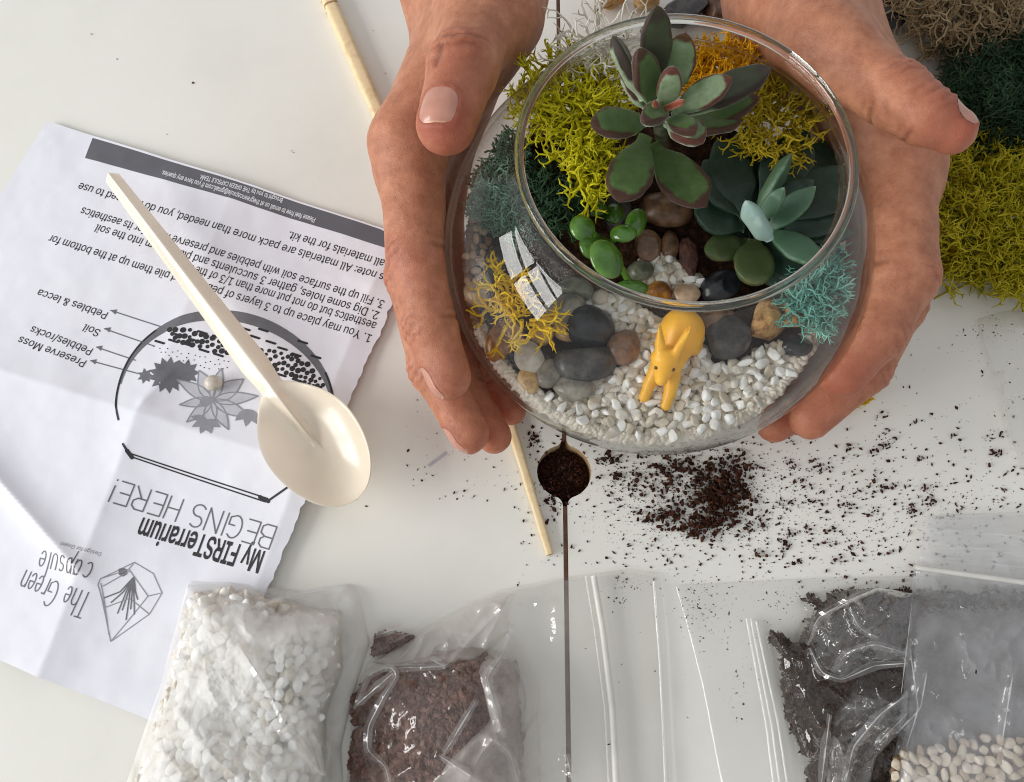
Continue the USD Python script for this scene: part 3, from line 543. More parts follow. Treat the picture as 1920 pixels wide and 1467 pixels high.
tag(obj('beige_gravel_layer', scatter(np.vstack([wall_points(125, 203, .014, .052, 900), wall_points(-20, 45, .014, .05, 500)]), g.uniform(.0011, .0018, 1400), g, base=1, flat=.7, long=1.5, jit=.18), 'beige_stone_bed', smooth=True), 'fine beige gravel along the side glass of the bowl', 'gravel', kind='stuff')
WPOLY = sg.Polygon([(885, 640), (930, 690), (985, 735), (1060, 740), (1100, 700), (1170, 690), (1200, 640), (1225, 610), (1300, 600), (1330, 690), (1390, 680), (1440, 650), (1500, 640), (1540, 600), (1640, 560), (1640, 640), (1560, 740), (1470, 800), (1350, 845), (1240, 852), (1120, 840), (1000, 790), (920, 720)])
WP2 = sg.Polygon([(1070, 570), (1160, 555), (1230, 600), (1225, 660), (1180, 640), (1130, 600)]); WP3 = sg.Polygon([(1190, 500), (1250, 480), (1320, 530), (1250, 560), (1200, 540)])
cnt = 0; wlab = 'small tumbled white pebble among the white gravel at the front of the bowl'
bedpts = []
for poly, sp_ in ((WPOLY, 17), (WP2, 17), (WP3, 19)):
    for lay in (0, 1, 2, 3):
        for q in poisson_px(poly, sp_ if lay == 0 else 12.5, g, 9000):
            if lay == 0 and min(math.hypot(q[0]-1208, q[1]-748), math.hypot(q[0]-1248, q[1]-764)) < 17: continue
            c = S(q[0], q[1], (.0008, -.0006, -.0016, -.0026)[lay]+g.normal(0, .0005))
            if not inside(c, .0026): continue
            abc = np.array([g.uniform(.0019, .0036), g.uniform(.0013, .0023), g.uniform(.0009, .0015)])*.95
            if lay == 0 and cnt < 296:
                R = rotz(g.uniform(0, 6.3), g.normal(.15, .38), g.normal(0, .38))
                tag(obj('white_pebble', pebble(c, abc, int(g.integers(1e9)), 2, .3, R, sharp=9), 'white_stone', smooth=True), wlab, 'pebble', 'white pebbles at the front of the bowl'); cnt += 1
            else: bedpts.append(c)
bp = np.array(bedpts)
tag(obj('white_gravel_bed', scatter(bp, g.uniform(.0014, .0021, len(bp)), g, base=1, flat=.6, long=1.6, upright=True, jit=.2), 'white_stone_bed', smooth=True), 'deeper white gravel showing between the loose white pebbles in the bowl', 'gravel', kind='stuff')
BPOLY = sg.Polygon([(850, 395), (905, 420), (925, 470), (915, 540), (880, 560), (855, 520), (843, 450)])
for k_, q in enumerate(poisson_px(BPOLY, 13, g, 4000)):
    c = S(q[0], q[1], .0008)
    if not inside(c, .002): continue
    tag(obj('beige_pebble', pebble(c, (g.uniform(.0015, .0023), g.uniform(.0011, .0015), g.uniform(.0008, .0012)), int(g.integers(1e9)), 1, .15, rotz(g.uniform(0, 6.3), g.normal(0, .4), g.normal(0, .4))), 'beige_stone', smooth=True), 'fine beige gravel stone behind the left glass beside the fingers', 'pebble', 'fine beige stones at the left glass')

# stones in the bowl: photo position, half sizes in photo pixels, turn, material, label
ROCKS = [((1104, 612), (50, 40), 10, 'rock_black', 'rounded black pebble with a pale shine beside the yellow moss sprig'), ((1170, 652), (36, 30), 120, 'rock_brown', 'smooth purplish brown pebble just left of the yellow rabbit figure'),
 ((1062, 618), (28, 24), 30, 'rock_tan', 'tan pebble, right one of the touching pair under the yellow sprig'), ((1016, 626), (24, 22), 80, 'rock_tan', 'tan pebble, left one of the touching pair under the yellow sprig'),
 ((1095, 680), (62, 40), -5, 'rock_charcoal', 'large dark brown flat stone behind the front left glass'), ((993, 672), (34, 28), 60, 'rock_pale', 'translucent pale grey pebble against the front left glass'),
 ((1078, 728), (42, 28), 15, 'rock_grey', 'grey stone at the foot of the large dark stone, against the glass'), ((990, 715), (26, 20), 70, 'rock_tan', 'yellowish brown pebble below the pale grey one at the left glass'), ((1030, 700), (26, 30), 20, 'rock_grey', 'grey brown pebble between pale pebble and large dark stone'),
 ((945, 640), (44, 32), -60, 'rock_amber', 'dark amber brown stone under the yellow moss sprig at the left'), ((897, 552), (30, 26), 40, 'rock_beige', 'pinkish beige pebble near the left glass above the amber stone'),
 ((1058, 582), (46, 30), -15, 'rock_grey', 'grey pebble behind the black one and right of the yellow sprig'), ((1078, 545), (36, 26), 20, 'rock_green', 'greenish grey pebble beneath the front of the glass rim'), ((930, 500), (26, 40), 10, 'rock_charcoal', 'dark upright stone behind the left glass below the teal moss'),
 ((1128, 560), (20, 17), 20, 'rock_pale', 'small cream pebble just below the glass rim by the greenish one'),
 ((1440, 600), (36, 46), 25, 'rock_rough', 'rough tan stone standing right of the yellow rabbit figure'), ((1484, 588), (30, 34), 10, 'rock_rough', 'rough brown stone between the tan stone and the mint moss'), ((1362, 634), (46, 40), -20, 'rock_charcoal', 'round dark grey pebble directly right of the yellow rabbit figure'),
 ((1490, 648), (34, 22), 15, 'rock_black', 'small blue black pebble at the edge of the white gravel right of the rough stone'), ((1345, 598), (34, 24), -20, 'rock_brown', 'brown flat pebble above the dark grey pebble by the rabbit'),
 ((1236, 548), (24, 22), 0, 'rock_amber', 'brown pebble behind the front rim above the rabbit'), ((1285, 552), (28, 20), -5, 'rock_beige', 'cream brown pebble with a dark mark behind the front rim'), ((1352, 538), (40, 30), -25, 'rock_black', 'angular black stone behind the front rim below the blue green succulent'),
 ((1250, 392), (52, 34), 12, 'rock_brown', 'large grey brown pebble under the furry succulent'), ((1215, 462), (27, 30), 0, 'rock_brown', 'brown pebble right of the glossy green leaves'), ((1256, 460), (18, 30), 8, 'rock_brown', 'narrow brown pebble in the middle of the bowl'),
 ((1292, 484), (19, 38), -5, 'rock_red', 'narrow dark red rough stone in the middle of the bowl'), ((1200, 508), (26, 20), 0, 'rock_green', 'dull green pebble half hidden by the glossy green leaves'), ((1380, 436), (19, 24), 20, 'rock_brown', 'small brown stone in the heart of the blue green succulent'),
 ((1540, 268), (26, 24), 30, 'rock_red', 'dark reddish pebble right of the mustard moss near the rim'), ((1522, 218), (11, 10), 0, 'rock_beige', 'tiny beige pebble in the mustard moss, upper of two'), ((1538, 236), (11, 11), 0, 'rock_beige', 'tiny beige pebble in the mustard moss, lower of two'),
 ((1010, 340), (26, 18), 10, 'rock_brown', 'brown pebble at the left rim between teal and lime moss'), ((960, 180), (22, 16), 20, 'rock_beige', 'beige pebble behind the left rim beside the thumb'), ((1150, 395), (36, 40), 10, 'rock_charcoal', 'dark stone shaded under the furry succulent, left of the large pebble')]
RK = {}
for i, (q, hs, rot, m_, lab) in enumerate(ROCKS):
    c = S(q[0], q[1], .004); s_ = scale_at(c); hz = min(hs)*s_*.8; c = S(q[0], q[1], hz*.35)
    for _ in range(30):
        if inside(c, max(hs)*s_*.75): break
        c = c+(BCEN*[1, 1, .7]+[0, 0, .012]-c)*.02
    rk = m_ in ('rock_rough', 'rock_red')
    tag(obj('stone' if rk else 'pebble', pebble(c, (hs[0]*s_, hs[1]*s_*1.05, hz), 300+i, 3, .3 if rk else .12, rotz(-math.radians(rot), .25*math.sin(i*3), .25*math.cos(i*5)), 2.2 if rk else .9, 7 if rk else 2), m_, smooth=True), lab, 'stone' if rk else 'pebble')

# ------------------------------------------------------------------ succulents
def leaf(base, tip, wid, thick, mat_, parent, bend=.0, hint=(0, 0, 1), cup=.15, p=1.25, b=.62, basef=.35, flip=1, nm='leaf'):
    base, tip = np.asarray(base), np.asarray(tip); d = unit(tip-base); h = np.asarray(hint, float); n = unit(h-(h @ d)*d); s = np.cross(n, d)
    nu_, na = 22, 20; u = np.linspace(0, 1, nu_)**.9; a = np.arange(na)*2*np.pi/na
    L = np.linalg.norm(tip-base); prof = np.maximum(np.sin(np.pi*np.clip(u, 0, 1)**p)**b, basef*(1-u)**.6); prof[-1] = .02
    w = wid/2*prof; c = base+(tip-base)*u[:, None]+n*(bend*np.sin(np.pi*u*.5)**2)[:, None]*1.0
    x = np.cos(a); zc = np.sin(a); tz = thick/2*np.minimum(1, prof*1.3)
    X = w[:, None]*np.sign(x)*np.abs(x)**.9; Zc = tz[:, None]*np.sign(zc)*np.abs(zc)**.8*np.where(zc > 0, .75, 1.25)+cup*w[:, None]*(x**2)
    v = c[:, None]+X[..., None]*s+Zc[..., None]*n
    edge = np.maximum(np.abs(x)[None]**2*np.ones((nu_, 1)), sstep(.72, 1.0, u)[:, None])*sstep(.1, .55, u)[:, None]; side = np.where(zc < -.15, 1., 0.)[None]*np.ones((nu_, 1))
    V = np.vstack([v.reshape(-1, 3), v[0].mean(0), v[-1].mean(0)+d*thick*.12]); F = grid_faces(nu_, na, True); nb = nu_*na
    F = np.vstack([F, [[(i+1) % na, i, nb] for i in range(na)], [[(nu_-1)*na+i, (nu_-1)*na+(i+1) % na, nb+1] for i in range(na)]])
    E_ = np.concatenate([edge.ravel(), [0, 1]]); Sd = np.concatenate([side.ravel(), [0, 0]])
    V = V+(wid*.09)*(np.stack([meshkit.fbm(V*220+o_, 2, 3) for o_ in (0., 17., 31.)], 1)-.5)
    m = T(V, F)
    if m.volume < 0: m = T(V, F[:, ::-1])
    return obj(nm, m, mat_, parent, smooth=True, prim={'edge': E_, 'side': Sd})
def plant(name, label, cat, leaves, zc, stem, center, cup=.15, th=1.0):
    t = thing(name, label, cat); C0 = P(center[0], center[1], zc/1000)
    if stem:
        B = P(center[0]+stem[0], center[1]+stem[1], stem[2]/1000); obj('stem', tubes(np.stack([B+(C0-B)*s for s in np.linspace(0, 1, 5)])[None], np.full((1, 5), .0022), 8), 'rock_green', t, smooth=True)
    for L in leaves:
        b, tp, wpx, m_ = L[:4]; o = L[4] if len(L) > 4 else {}
        B, Tp = Pm(b), Pm(tp); s_ = scale_at((B+Tp)/2); out = unit((Tp-C0)*[1, 1, 0]+1e-6)
        hint = o.get('hint', None); hint = np.array([0, 0, 1.])-out*o.get('k', .6) if hint is None else np.array(hint, float)
        leaf(B, Tp, wpx*s_, o.get('t', .0042)*th, m_, t, o.get('bend', .0), hint, o.get('cup', cup), o.get('p', 1.25), o.get('b', .62), o.get('bf', .35))
    return t
CV = (.35, -.25, 1)      # leaves turned towards the viewer
plant('panda_succulent', 'furry grey green succulent with brown edged leaves rising above the bowl rim', 'succulent', [
 ((1205, 185, 96), (1148, 68, 112), 54, 'panda_brown', dict(hint=(1, .1, .35), cup=.3)),
 ((1225, 180, 92), (1231, 10, 122), 62, 'panda_brown', dict(hint=(.25, -.9, .5), cup=.2, p=1.4)), ((1224, 185, 92), (1222, 50, 112), 57, 'panda_dark', dict(hint=(.4, -.8, .5), cup=.25)),
 ((1250, 190, 92), (1285, 62, 108), 70, 'panda_pale', dict(hint=(-.25, -.8, .6), cup=.2, p=1.35)), ((1222, 200, 94), (1198, 92, 114), 59, 'panda_dark', dict(hint=(.6, -.7, .5), cup=.25, p=1.3)),
 ((1246, 205, 96), (1263, 126, 112), 48, 'panda_pale', dict(hint=(-.1, -.7, .7), cup=.15)),
 ((1262, 222, 88), (1446, 128, 98), 82, 'panda_brown', dict(hint=(-.25, .25, .9), cup=.15, p=1.5)), ((1270, 245, 80), (1425, 180, 86), 65, 'panda_dark', dict(hint=(0, .2, .9), cup=.1)),
 ((1262, 212, 96), (1372, 146, 106), 57, 'panda_pale', dict(hint=(-.2, -.2, .9), cup=.18)),
 ((1265, 238, 82), (1392, 226, 84), 60, 'panda_dark', dict(hint=(0, .3, .9), cup=.12)), ((1212, 205, 88), (1168, 130, 98), 50, 'panda_dark', dict(hint=(.7, .1, .6), cup=.25)),
 ((1235, 208, 98), (1284, 188, 108), 18, 'panda_bud', dict(t=.002)), ((1232, 208, 98), (1228, 190, 107), 14, 'panda_bud', dict(t=.002)),
 ((1252, 232, 90), (1318, 272, 96), 62, 'panda_pale', dict(hint=(-.3, .5, .8), cup=.3, bend=.001)), ((1248, 222, 94), (1305, 246, 102), 42, 'panda_dark', dict(hint=(-.3, .4, .9), cup=.2)),
 ((1245, 205, 97), (1208, 226, 106), 46, 'panda_dark', dict(hint=(.3, .2, .9), cup=.3, p=.95)),
 ((1218, 228, 84), (1106, 234, 90), 68, 'panda_dark', dict(cup=.12, k=.2)), ((1210, 258, 76), (1160, 380, 80), 87, 'panda_dark', dict(cup=.1, k=.1, p=1.3)), ((1222, 272, 72), (1322, 390, 72), 91, 'panda_dark', dict(cup=.1, k=.1, p=1.3))],
 88, (10, 90, 44), (1235, 215))
plant('rosette_succulent', 'smooth blue green rosette succulent at the right side of the bowl', 'succulent', [
 ((1440, 392, 60), (1478, 262, 66), 78, 'eche_dark', dict(b=.78, p=1.2)), ((1452, 432, 58), (1588, 398, 64), 78, 'eche_dark', dict(b=.75, p=1.15)), ((1424, 452, 52), (1452, 538, 55), 64, 'eche_dark', dict(b=.7, p=1.2)),
 ((1412, 398, 57), (1398, 238, 60), 92, 'eche_dark', dict(b=.75, p=1.15)), ((1455, 400, 55), (1585, 262, 60), 96, 'eche_dark', dict(b=.75, p=1.15)), ((1460, 445, 50), (1585, 486, 55), 84, 'eche_dark', dict(b=.75, p=1.1)), ((1405, 440, 50), (1345, 440, 50), 70, 'eche_dark', dict()),
 ((1425, 395, 62), (1512, 238, 68), 91, 'eche_dark', dict(b=.8, p=1.2, cup=.15)), ((1400, 400, 62), (1345, 262, 66), 89, 'eche_dark', dict(b=.8, p=1.15)), ((1398, 408, 60), (1318, 300, 66), 91, 'eche_dark', dict(b=.78, p=1.15, cup=.2)),
 ((1395, 425, 56), (1302, 392, 60), 78, 'eche_dark', dict(p=1.2)), ((1400, 455, 52), (1322, 474, 56), 58, 'eche_olive', dict(p=1.2)), ((1415, 450, 54), (1412, 535, 58), 78, 'eche_olive', dict(p=1.3, b=.5)),
 ((1436, 452, 52), (1492, 530, 56), 71, 'eche_dark', dict(p=1.2)), ((1440, 432, 60), (1545, 498, 66), 57, 'eche_mid', dict(b=.75, p=1.1, cup=.2)), ((1460, 425, 56), (1600, 440, 62), 61, 'eche_dark', dict(b=.75)),
 ((1450, 415, 60), (1602, 322, 68), 100, 'eche_dark', dict(b=.8, p=1.2)), ((1435, 440, 66), (1530, 350, 76), 45, 'eche_mid', dict(b=.78, p=1.15, cup=.25)), ((1440, 400, 64), (1526, 338, 70), 56, 'eche_dark', dict(b=.8, p=1.15)),
 ((1418, 402, 66), (1484, 288, 78), 39, 'eche_mid', dict(b=.75, p=1.1, cup=.35, hint=(.7, -.1, .5))), ((1425, 418, 70), (1470, 352, 82), 36, 'eche_mid', dict(b=.75, p=1.1, cup=.3)), ((1445, 448, 72), (1398, 378, 84), 36, 'eche_pale', dict(p=.9, t=.006, cup=.1, hint=(.4, .3, .8)))],
 62, (0, 40, 44), (1425, 420))
jt = thing('jade_cutting', 'small succulent with glossy round bright green leaves behind the front rim', 'succulent')
for (x, y, a_, b_, rot, z, ti) in ((1092, 428, 25, 27, 0, 72, .2), (1137, 486, 33, 38, -25, 74, .3), (1169, 438, 26, 22, 30, 72, -.2), (1192, 418, 20, 31, 25, 66, .3), (1184, 541, 34, 17, -8, 60, .2), (1112, 388, 26, 22, 20, 58, 0), (1110, 462, 26, 26, 0, 60, .3), (1080, 392, 22, 24, 0, 54, 0), (1150, 400, 20, 24, 10, 54, 0)):
    c = P(x, y, z/1000); s_ = scale_at(c); v = np.array(ICO[3].vertices); v[:, 2] *= 1-.25*(v[:, 0]**2+v[:, 1]**2); v = v*[a_*s_, b_*s_*1.05, .0024]; R = rotz(-math.radians(rot), ti-.25, ti)
    obj('leaf', T(v @ R.T+c, ICO[3].faces), 'jade', jt, smooth=True)
B0 = P(1140, 455, .05)
obj('stem', tubes(np.stack([np.stack([B0+(P(x, y, z)-B0)*s for s in np.linspace(0, 1, 5)]) for x, y, z in ((1100, 432, .069), (1137, 470, .071), (1166, 442, .069), (1186, 428, .064), (1180, 530, .057))]), np.full((5, 5), .0012), 6), 'jade', jt, smooth=True)

# ------------------------------------------------------------------ moss
def clump(name, label, poly, n, z0, hgt, L, rad, m_, seed, levels=4, up=.1, wob=.45, spread=.75, surf=True, keepin=False, cat='moss'):
    g = np.random.default_rng(seed); pg_ = sg.Polygon(poly); c0 = np.array(pg_.centroid.coords[0]); import shapely
    x0, y0, x1, y1 = pg_.bounds; q = np.stack([g.uniform(x0, x1, n*6), g.uniform(y0, y1, n*6)], 1); q = q[shapely.contains_xy(pg_, q[:, 0], q[:, 1])][:n]
    rel = np.clip(np.array([pg_.boundary.distance(sg.Point(*a)) for a in q])/(min(x1-x0, y1-y0)*.4), 0, 1)
    pts = np.array([S(a[0], a[1], z0+hgt*r*g.uniform(.2, 1)) if surf else P(a[0], a[1], z0+hgt*r*g.uniform(.1, 1)) for a, r in zip(q, np.sqrt(rel))])
    ctr = S(*c0, z0-hgt*.6) if surf else P(c0[0], c0[1], z0-hgt)
    d = unit(pts-ctr)+g.normal(0, .6, (len(pts), 3)); d[:, 2] = d[:, 2]*.6
    kp = (lambda p: inside(p, .0025) | (p[:, 2] > .1)) if keepin else None
    if kp is not None: mk = kp(pts); pts, d = pts[mk], d[mk]
    return tag(obj(name, lichen(pts, d, L, rad, levels, g, wob, spread, up, kp), m_, smooth=True), label, cat)
clump('moss_clump', 'bright lime yellow lichen moss clump left of the furry succulent inside the bowl', [(985, 170), (1040, 128), (1130, 130), (1150, 200), (1130, 300), (1125, 360), (1085, 355), (1060, 290), (1020, 230), (985, 215)], 240, .016, .016, 0.0047, 0.00064, 'moss_lime', 31, wob=.75, keepin=False)
clump('moss_clump', 'orange yellow lichen moss behind the furry succulent near the back rim', [(1285, 130), (1340, 95), (1420, 80), (1475, 120), (1485, 160), (1440, 185), (1350, 175), (1290, 190)], 336, .014, .012, 0.0034, 0.00049, 'moss_orange', 32, wob=.8)
clump('moss_clump', 'mustard coloured lichen moss strands above the rosette succulent', [(1400, 200), (1470, 165), (1520, 170), (1525, 230), (1480, 250), (1475, 290), (1430, 290), (1400, 250)], 104, .020, .010, 0.0048, 0.00055, 'moss_mustard', 33, wob=.7)
clump('moss_clump', 'grey teal fine lichen moss seen through the left glass under the thumb', [(880, 300), (930, 225), (965, 250), (985, 370), (1000, 430), (960, 435), (900, 400), (865, 360)], 416, .008, .012, 0.0034, 0.00039, 'moss_teal', 34, wob=1.0, keepin=True)
clump('moss_clump', 'dark teal curly lichen moss inside the left rim below the lime moss', [(985, 330), (1040, 320), (1080, 375), (1065, 420), (1030, 440), (1000, 400)], 120, .012, .008, 0.0040, 0.00047, 'moss_deep', 35, wob=1.1)
clump('moss_clump', 'mint green lichen moss behind the right glass beside the fingers', [(1490, 570), (1530, 530), (1600, 480), (1630, 490), (1620, 560), (1590, 600), (1530, 600)], 160, .008, .010, 0.0047, 0.00051, 'moss_mint', 36, wob=.7, keepin=True)
clump('moss_sprig', 'bright yellow branching moss sprig behind the front left glass', [(925, 580), (955, 520), (975, 540), (985, 580), (1030, 590), (1000, 620), (950, 620)], 34, .012, .008, 0.0047, 0.00060, 'moss_yellow', 37, wob=.6, keepin=True)
clump('moss_clump', 'thin whitish lichen strands at the back left of the bowl', [(1050, 100), (1140, 60), (1180, 60), (1160, 120), (1100, 120)], 32, .020, .012, 0.0066, 0.00054, 'moss_white', 38)
clump('moss_clump', 'large yellow olive moss clump on the table right of the hand', [(1760, 300), (1830, 270), (1940, 290), (1960, 540), (1880, 540), (1800, 500), (1750, 520), (1740, 420)], 496, .003, .016, 0.0061, 0.00060, 'moss_olive', 41, wob=.8, surf=False)
clump('moss_clump', 'dark green lichen moss clump on the table behind the right thumb', [(1790, 120), (1850, 70), (1960, 60), (1960, 300), (1850, 280), (1770, 240), (1765, 180)], 720, .004, .022, 0.0055, 0.00044, 'moss_deep', 42, wob=.8, surf=False)
clump('moss_clump', 'cream beige lichen moss clump in the far right corner of the table', [(1690, -60), (1960, -60), (1960, 70), (1860, 90), (1790, 100), (1740, 60), (1700, 30)], 448, .004, .022, 0.0068, 0.00059, 'moss_cream', 43, wob=.6, surf=False)
clump('moss_crumb', 'small yellow moss crumb on the table under the right fingertips', [(1590, 735), (1625, 735), (1625, 758), (1595, 762)], 48, .001, .003, 0.0018, 0.00034, 'moss_yellow', 44, surf=False, levels=3)
clump('moss_crumb', 'small yellow moss crumb half under the right hand above the other crumb', [(1620, 695), (1648, 695), (1648, 718), (1622, 722)], 32, .001, .003, 0.0018, 0.00034, 'moss_yellow', 45, surf=False, levels=3)
# ------------------------------------------------------------------ yellow rabbit figure, standing in the white pebbles facing the viewer
def Q(px, py, up): return S(px, py, up/1000)
def ell_d(p, c, ax, R=None):
    q = p-c
    if R is not None: q = q @ R
    k0 = np.sqrt(((q/ax)**2).sum(1)); k1 = np.sqrt(((q/ax**2)**2).sum(1)); return k0*(k0-1)/(k1+1e-9)
rb = dict(rump=Q(1279, 622, 7.5), chest=Q(1258, 672, 6.5), head=Q(1246, 676, 11.5), nose=Q(1240, 712, 9.5), fl0=Q(1232, 690, 5), fl1=Q(1217, 722, 2.2), fl2=Q(1208, 745, .8), fr0=Q(1262, 705, 5), fr1=Q(1256, 738, 2.2), fr2=Q(1248, 761, .8),
          el0=Q(1238, 664, 14), el1=Q(1237, 612, 19), er0=Q(1264, 672, 14), er1=Q(1290, 618, 19), hl=Q(1252, 630, 3), hr=Q(1300, 640, 3))
def rabbit_d(p):
    d = ell_d(p, rb['rump'], np.array([.0072, .0078, .0070])); d = smin(d, cone(p, rb['rump'], rb['chest'], .0062, .0050), .002)
    d = smin(d, ell_d(p, rb['hl'], np.array([.0032, .0050, .0040])), .0012); d = smin(d, ell_d(p, rb['hr'], np.array([.0032, .0050, .0040])), .0012)
    h = cone(p, rb['head'], rb['nose'], .0046, .0021); d = smin(d, h, .0012)
    for a_ in ('fl', 'fr'):
        d = smin(d, cone(p, rb[a_+'0'], rb[a_+'1'], .0026, .0019), .0014); d = smin(d, cone(p, rb[a_+'1'], rb[a_+'2'], .0019, .0018), .0008)
    for a_, s_ in (('el', -1), ('er', 1)):
        A, B = rb[a_+'0'], rb[a_+'1']; ax = unit(B-A); n_ = unit(np.cross(ax, [0.25*s_, -1, .35])); q = p-A; t = np.clip(q @ ax/np.linalg.norm(B-A), 0, 1)
        r = q-np.outer(t*np.linalg.norm(B-A), ax); w = r @ n_; o = r-np.outer(w, n_)
        e = np.sqrt((w/(1.0*np.clip(1.15-t, 0.02, 1)*np.clip(.55+t*1.2, 0, 1)+.03))**2+(o*o).sum(1)*2.2)-.0021
        d = smin(d, e*.55, .0009)
    return d
allp = np.array(list(rb.values())); tb = thing('rabbit_figure', 'small yellow plastic rabbit figure standing on the white pebbles', 'figurine')
rm_ = sdf_mesh(rabbit_d, allp.min(0)-.010, allp.max(0)+.010, .0006, 0); obj('body', rm_, 'toy_yellow', tb, smooth=50)
hx = unit(rb['nose']-rb['head'])
for s_, q in ((-1, (1230, 690, 13)), (1, (1263, 694, 13))):
    e = Q(*q)
    for _ in range(8): e = e-gradient(rabbit_d, e[None])[0]*rabbit_d(e[None])[0]
    ev = trimesh.creation.icosphere(2, .00062); ev.apply_translation(e); obj('eye', ev, 'toy_eye', tb, smooth=True)
nz = trimesh.creation.icosphere(2, .00055); nz.apply_translation(rb['nose']+hx*.0018-[0, 0, .0006]); obj('nose', nz, 'toy_eye', tb, smooth=True)

# ------------------------------------------------------------------ hands
def bowl_out(p):                                  # outside of the glass
    q = p-BCEN; k0 = np.sqrt(((q/ELL)**2).sum(1)); k1 = np.sqrt(((q/ELL**2)**2).sum(1)); return k0*(k0-1)/(k1+1e-9)
def chain(q): return [Pm(a) for a in q]
def build_hand(spec, label):
    """spec: fingers {name: (joints, radii, dorsal hint)}, palm bones [(a, b, ra, rb)], arm"""
    F = {k_: (chain(v[0]), [r/1000 for r in v[1]], v[2]) for k_, v in spec['fingers'].items()}
    bones = [(Pm(a), Pm(b), ra/1000, rb_/1000) for a, b, ra, rb_ in spec['palm']]
    def d0(p):
        tot = None
        for nm, (J, R_, _) in F.items():
            d = None
            for i in range(len(J)-1):
                c = cone(p, J[i], J[i+1], R_[i], R_[i+1]); d = c if d is None else smin(d, c, .003)
            tot = d if tot is None else smin(tot, d, .0016)
        pl = None
        for b in bones:
            c = cone(p, *b); pl = c if pl is None else smin(pl, c, spec.get('kp', .016))
        d = smin(tot, pl, spec.get('kf', .010))
        d = np.maximum(d, -(bowl_out(p)-.0003))
        d = np.maximum(d, .0006-p[:, 2])
        return d
    pts = np.vstack([np.array(J) for J, _, _ in F.values()]+[np.array([b[0], b[1]]) for b in bones])
    lo, hi = pts.min(0)-.03, pts.max(0)+.03; hi[1] = min(hi[1], spec['ymax']); lo[2] = max(lo[2], -.002)
    m = sdf_mesh(d0, lo, hi, .0017, 1)
    v = np.array(m.vertices); n = gradient(d0, v)
    red = np.zeros(len(v)); crease = np.zeros(len(v)); disp = np.zeros(len(v)); nails = []
    for nm, (J, R_, hint) in F.items():
        hint = unit(np.array(hint, float))
        for i in range(1, len(J)-1):               # wrinkles over the knuckles
            t = unit(J[i+1]-J[i-1]); q = v-J[i]; s = q @ t; rad = q-np.outer(s, t); dist = np.linalg.norm(rad, axis=1); up = (rad @ hint)/(dist+1e-9)
            near = np.exp(-(s/(R_[i]*.62))**2)*(dist < R_[i]*1.9)
            mk = near*sstep(.25, .8, up); ph = s/(R_[i]*.20)+2.2*(meshkit.fbm(v*420, 2, i)-.5)+.6*(rad @ np.cross(t, hint)/R_[i])**2*3
            amp = spec.get('wr', .00030); disp += mk*amp*np.sin(ph*3.2); crease += mk*.42*np.clip(-np.sin(ph*3.2), 0, 1)**2; red += mk*.3
            mk2 = np.exp(-(s/(R_[i]*.10))**2)*sstep(.1, .7, -up)*(dist < R_[i]*1.6); disp -= mk2*.00045; crease += mk2*.45
            mk3 = np.exp(-((s+R_[i]*.35)/(R_[i]*.08))**2)*sstep(.1, .7, -up)*(dist < R_[i]*1.6); disp -= mk3*.0002; crease += mk3*.2
        t = unit(J[-1]-J[-2]); tip = J[-1]; q = v-tip; dist = np.linalg.norm(q, axis=1); red += .35*np.exp(-(dist/(R_[-1]*1.9))**2)
        if nm in spec['nails']:
            r = R_[-1]; hp = unit(hint-(hint @ t)*t); sd_ = np.cross(t, hp); nl_ = .64 if nm == 'thumb' else .80; q = v-(tip-t*r*spec['nails'][nm][0]); a = (q @ t)/(r*nl_); b = (q @ sd_)/(r*spec['nails'][nm][1]); up = q @ hp
            e = (np.abs(a)**3.2+np.abs(b)**3.2)**(1/3.2); on = (up > 0)*(np.linalg.norm(q, axis=1) < 2.4*r)
            disp += on*(.0004*np.exp(-((e-1.13)/.12)**2)-.0005*(1-sstep(.86, 1.02, e))); red += on*.35*np.exp(-((e-1.1)/.2)**2)
            # nail plate: rays marched on to the finger
            ga, gb = np.meshgrid(np.linspace(-1, 1.02, 22), np.linspace(-1, 1, 18), indexing='ij'); ge = (np.abs(ga)**3.2+np.abs(gb)**3.2)**(1/3.2); mx = np.maximum(np.maximum(np.abs(ga), np.abs(gb)), 1e-9)
            k_ = np.where(ge > 1e-9, mx/np.maximum(ge, 1e-9), 1); ga2, gb2 = ga*k_, gb*k_
            bt = gb2*spec['nails'][nm][1]; base = (tip-t*r*spec['nails'][nm][0])+(ga2*r*nl_)[..., None]*t+(bt*r)[..., None]*sd_+hp*r*2.2
            pp = base.reshape(-1, 3).copy()
            for _ in range(40): pp = pp-hp*np.clip(d0(pp), -1, .004)[:, None]*.8
            nails.append((pp+hp*.00012, ga.shape, ga2.ravel(), t))
    for (c, rr, am) in spec.get('redspots', []): red += am*np.exp(-(np.linalg.norm(v-Pm(c), axis=1)/rr)**2)
    for (a, b, wd, dp) in spec.get('creases', []):      # palm folds, given by photo positions
        A, B = Pm(a), Pm(b); ba = B-A; h_ = np.clip((v-A) @ ba/(ba @ ba), 0, 1); dl = np.linalg.norm(v-A-h_[:, None]*ba, axis=1)
        cam_n = unit(CAM-v); dl = np.sqrt(np.maximum(dl**2-((v-A-h_[:, None]*ba)*cam_n).sum(1)**2, 0)); mk = np.exp(-(dl/wd)**2)*sstep(0, .12, h_)*(1-sstep(.88, 1, h_)); disp -= mk*dp; crease += mk*.6
    disp += .0006*(meshkit.fbm(v*110, 4, 2)-.5)-.00012*np.clip(1-np.abs(meshkit.fbm(v*np.array([420, 420, 420]), 3, 31)-.5)*14, 0, 1)+spec.get('tex', .00010)*(meshkit.fbm(v*900, 2, 8)-.5)
    red += .22*(meshkit.fbm(v*70, 2, 12)-.45)
    m2 = T(v+n*disp[:, None], m.faces)
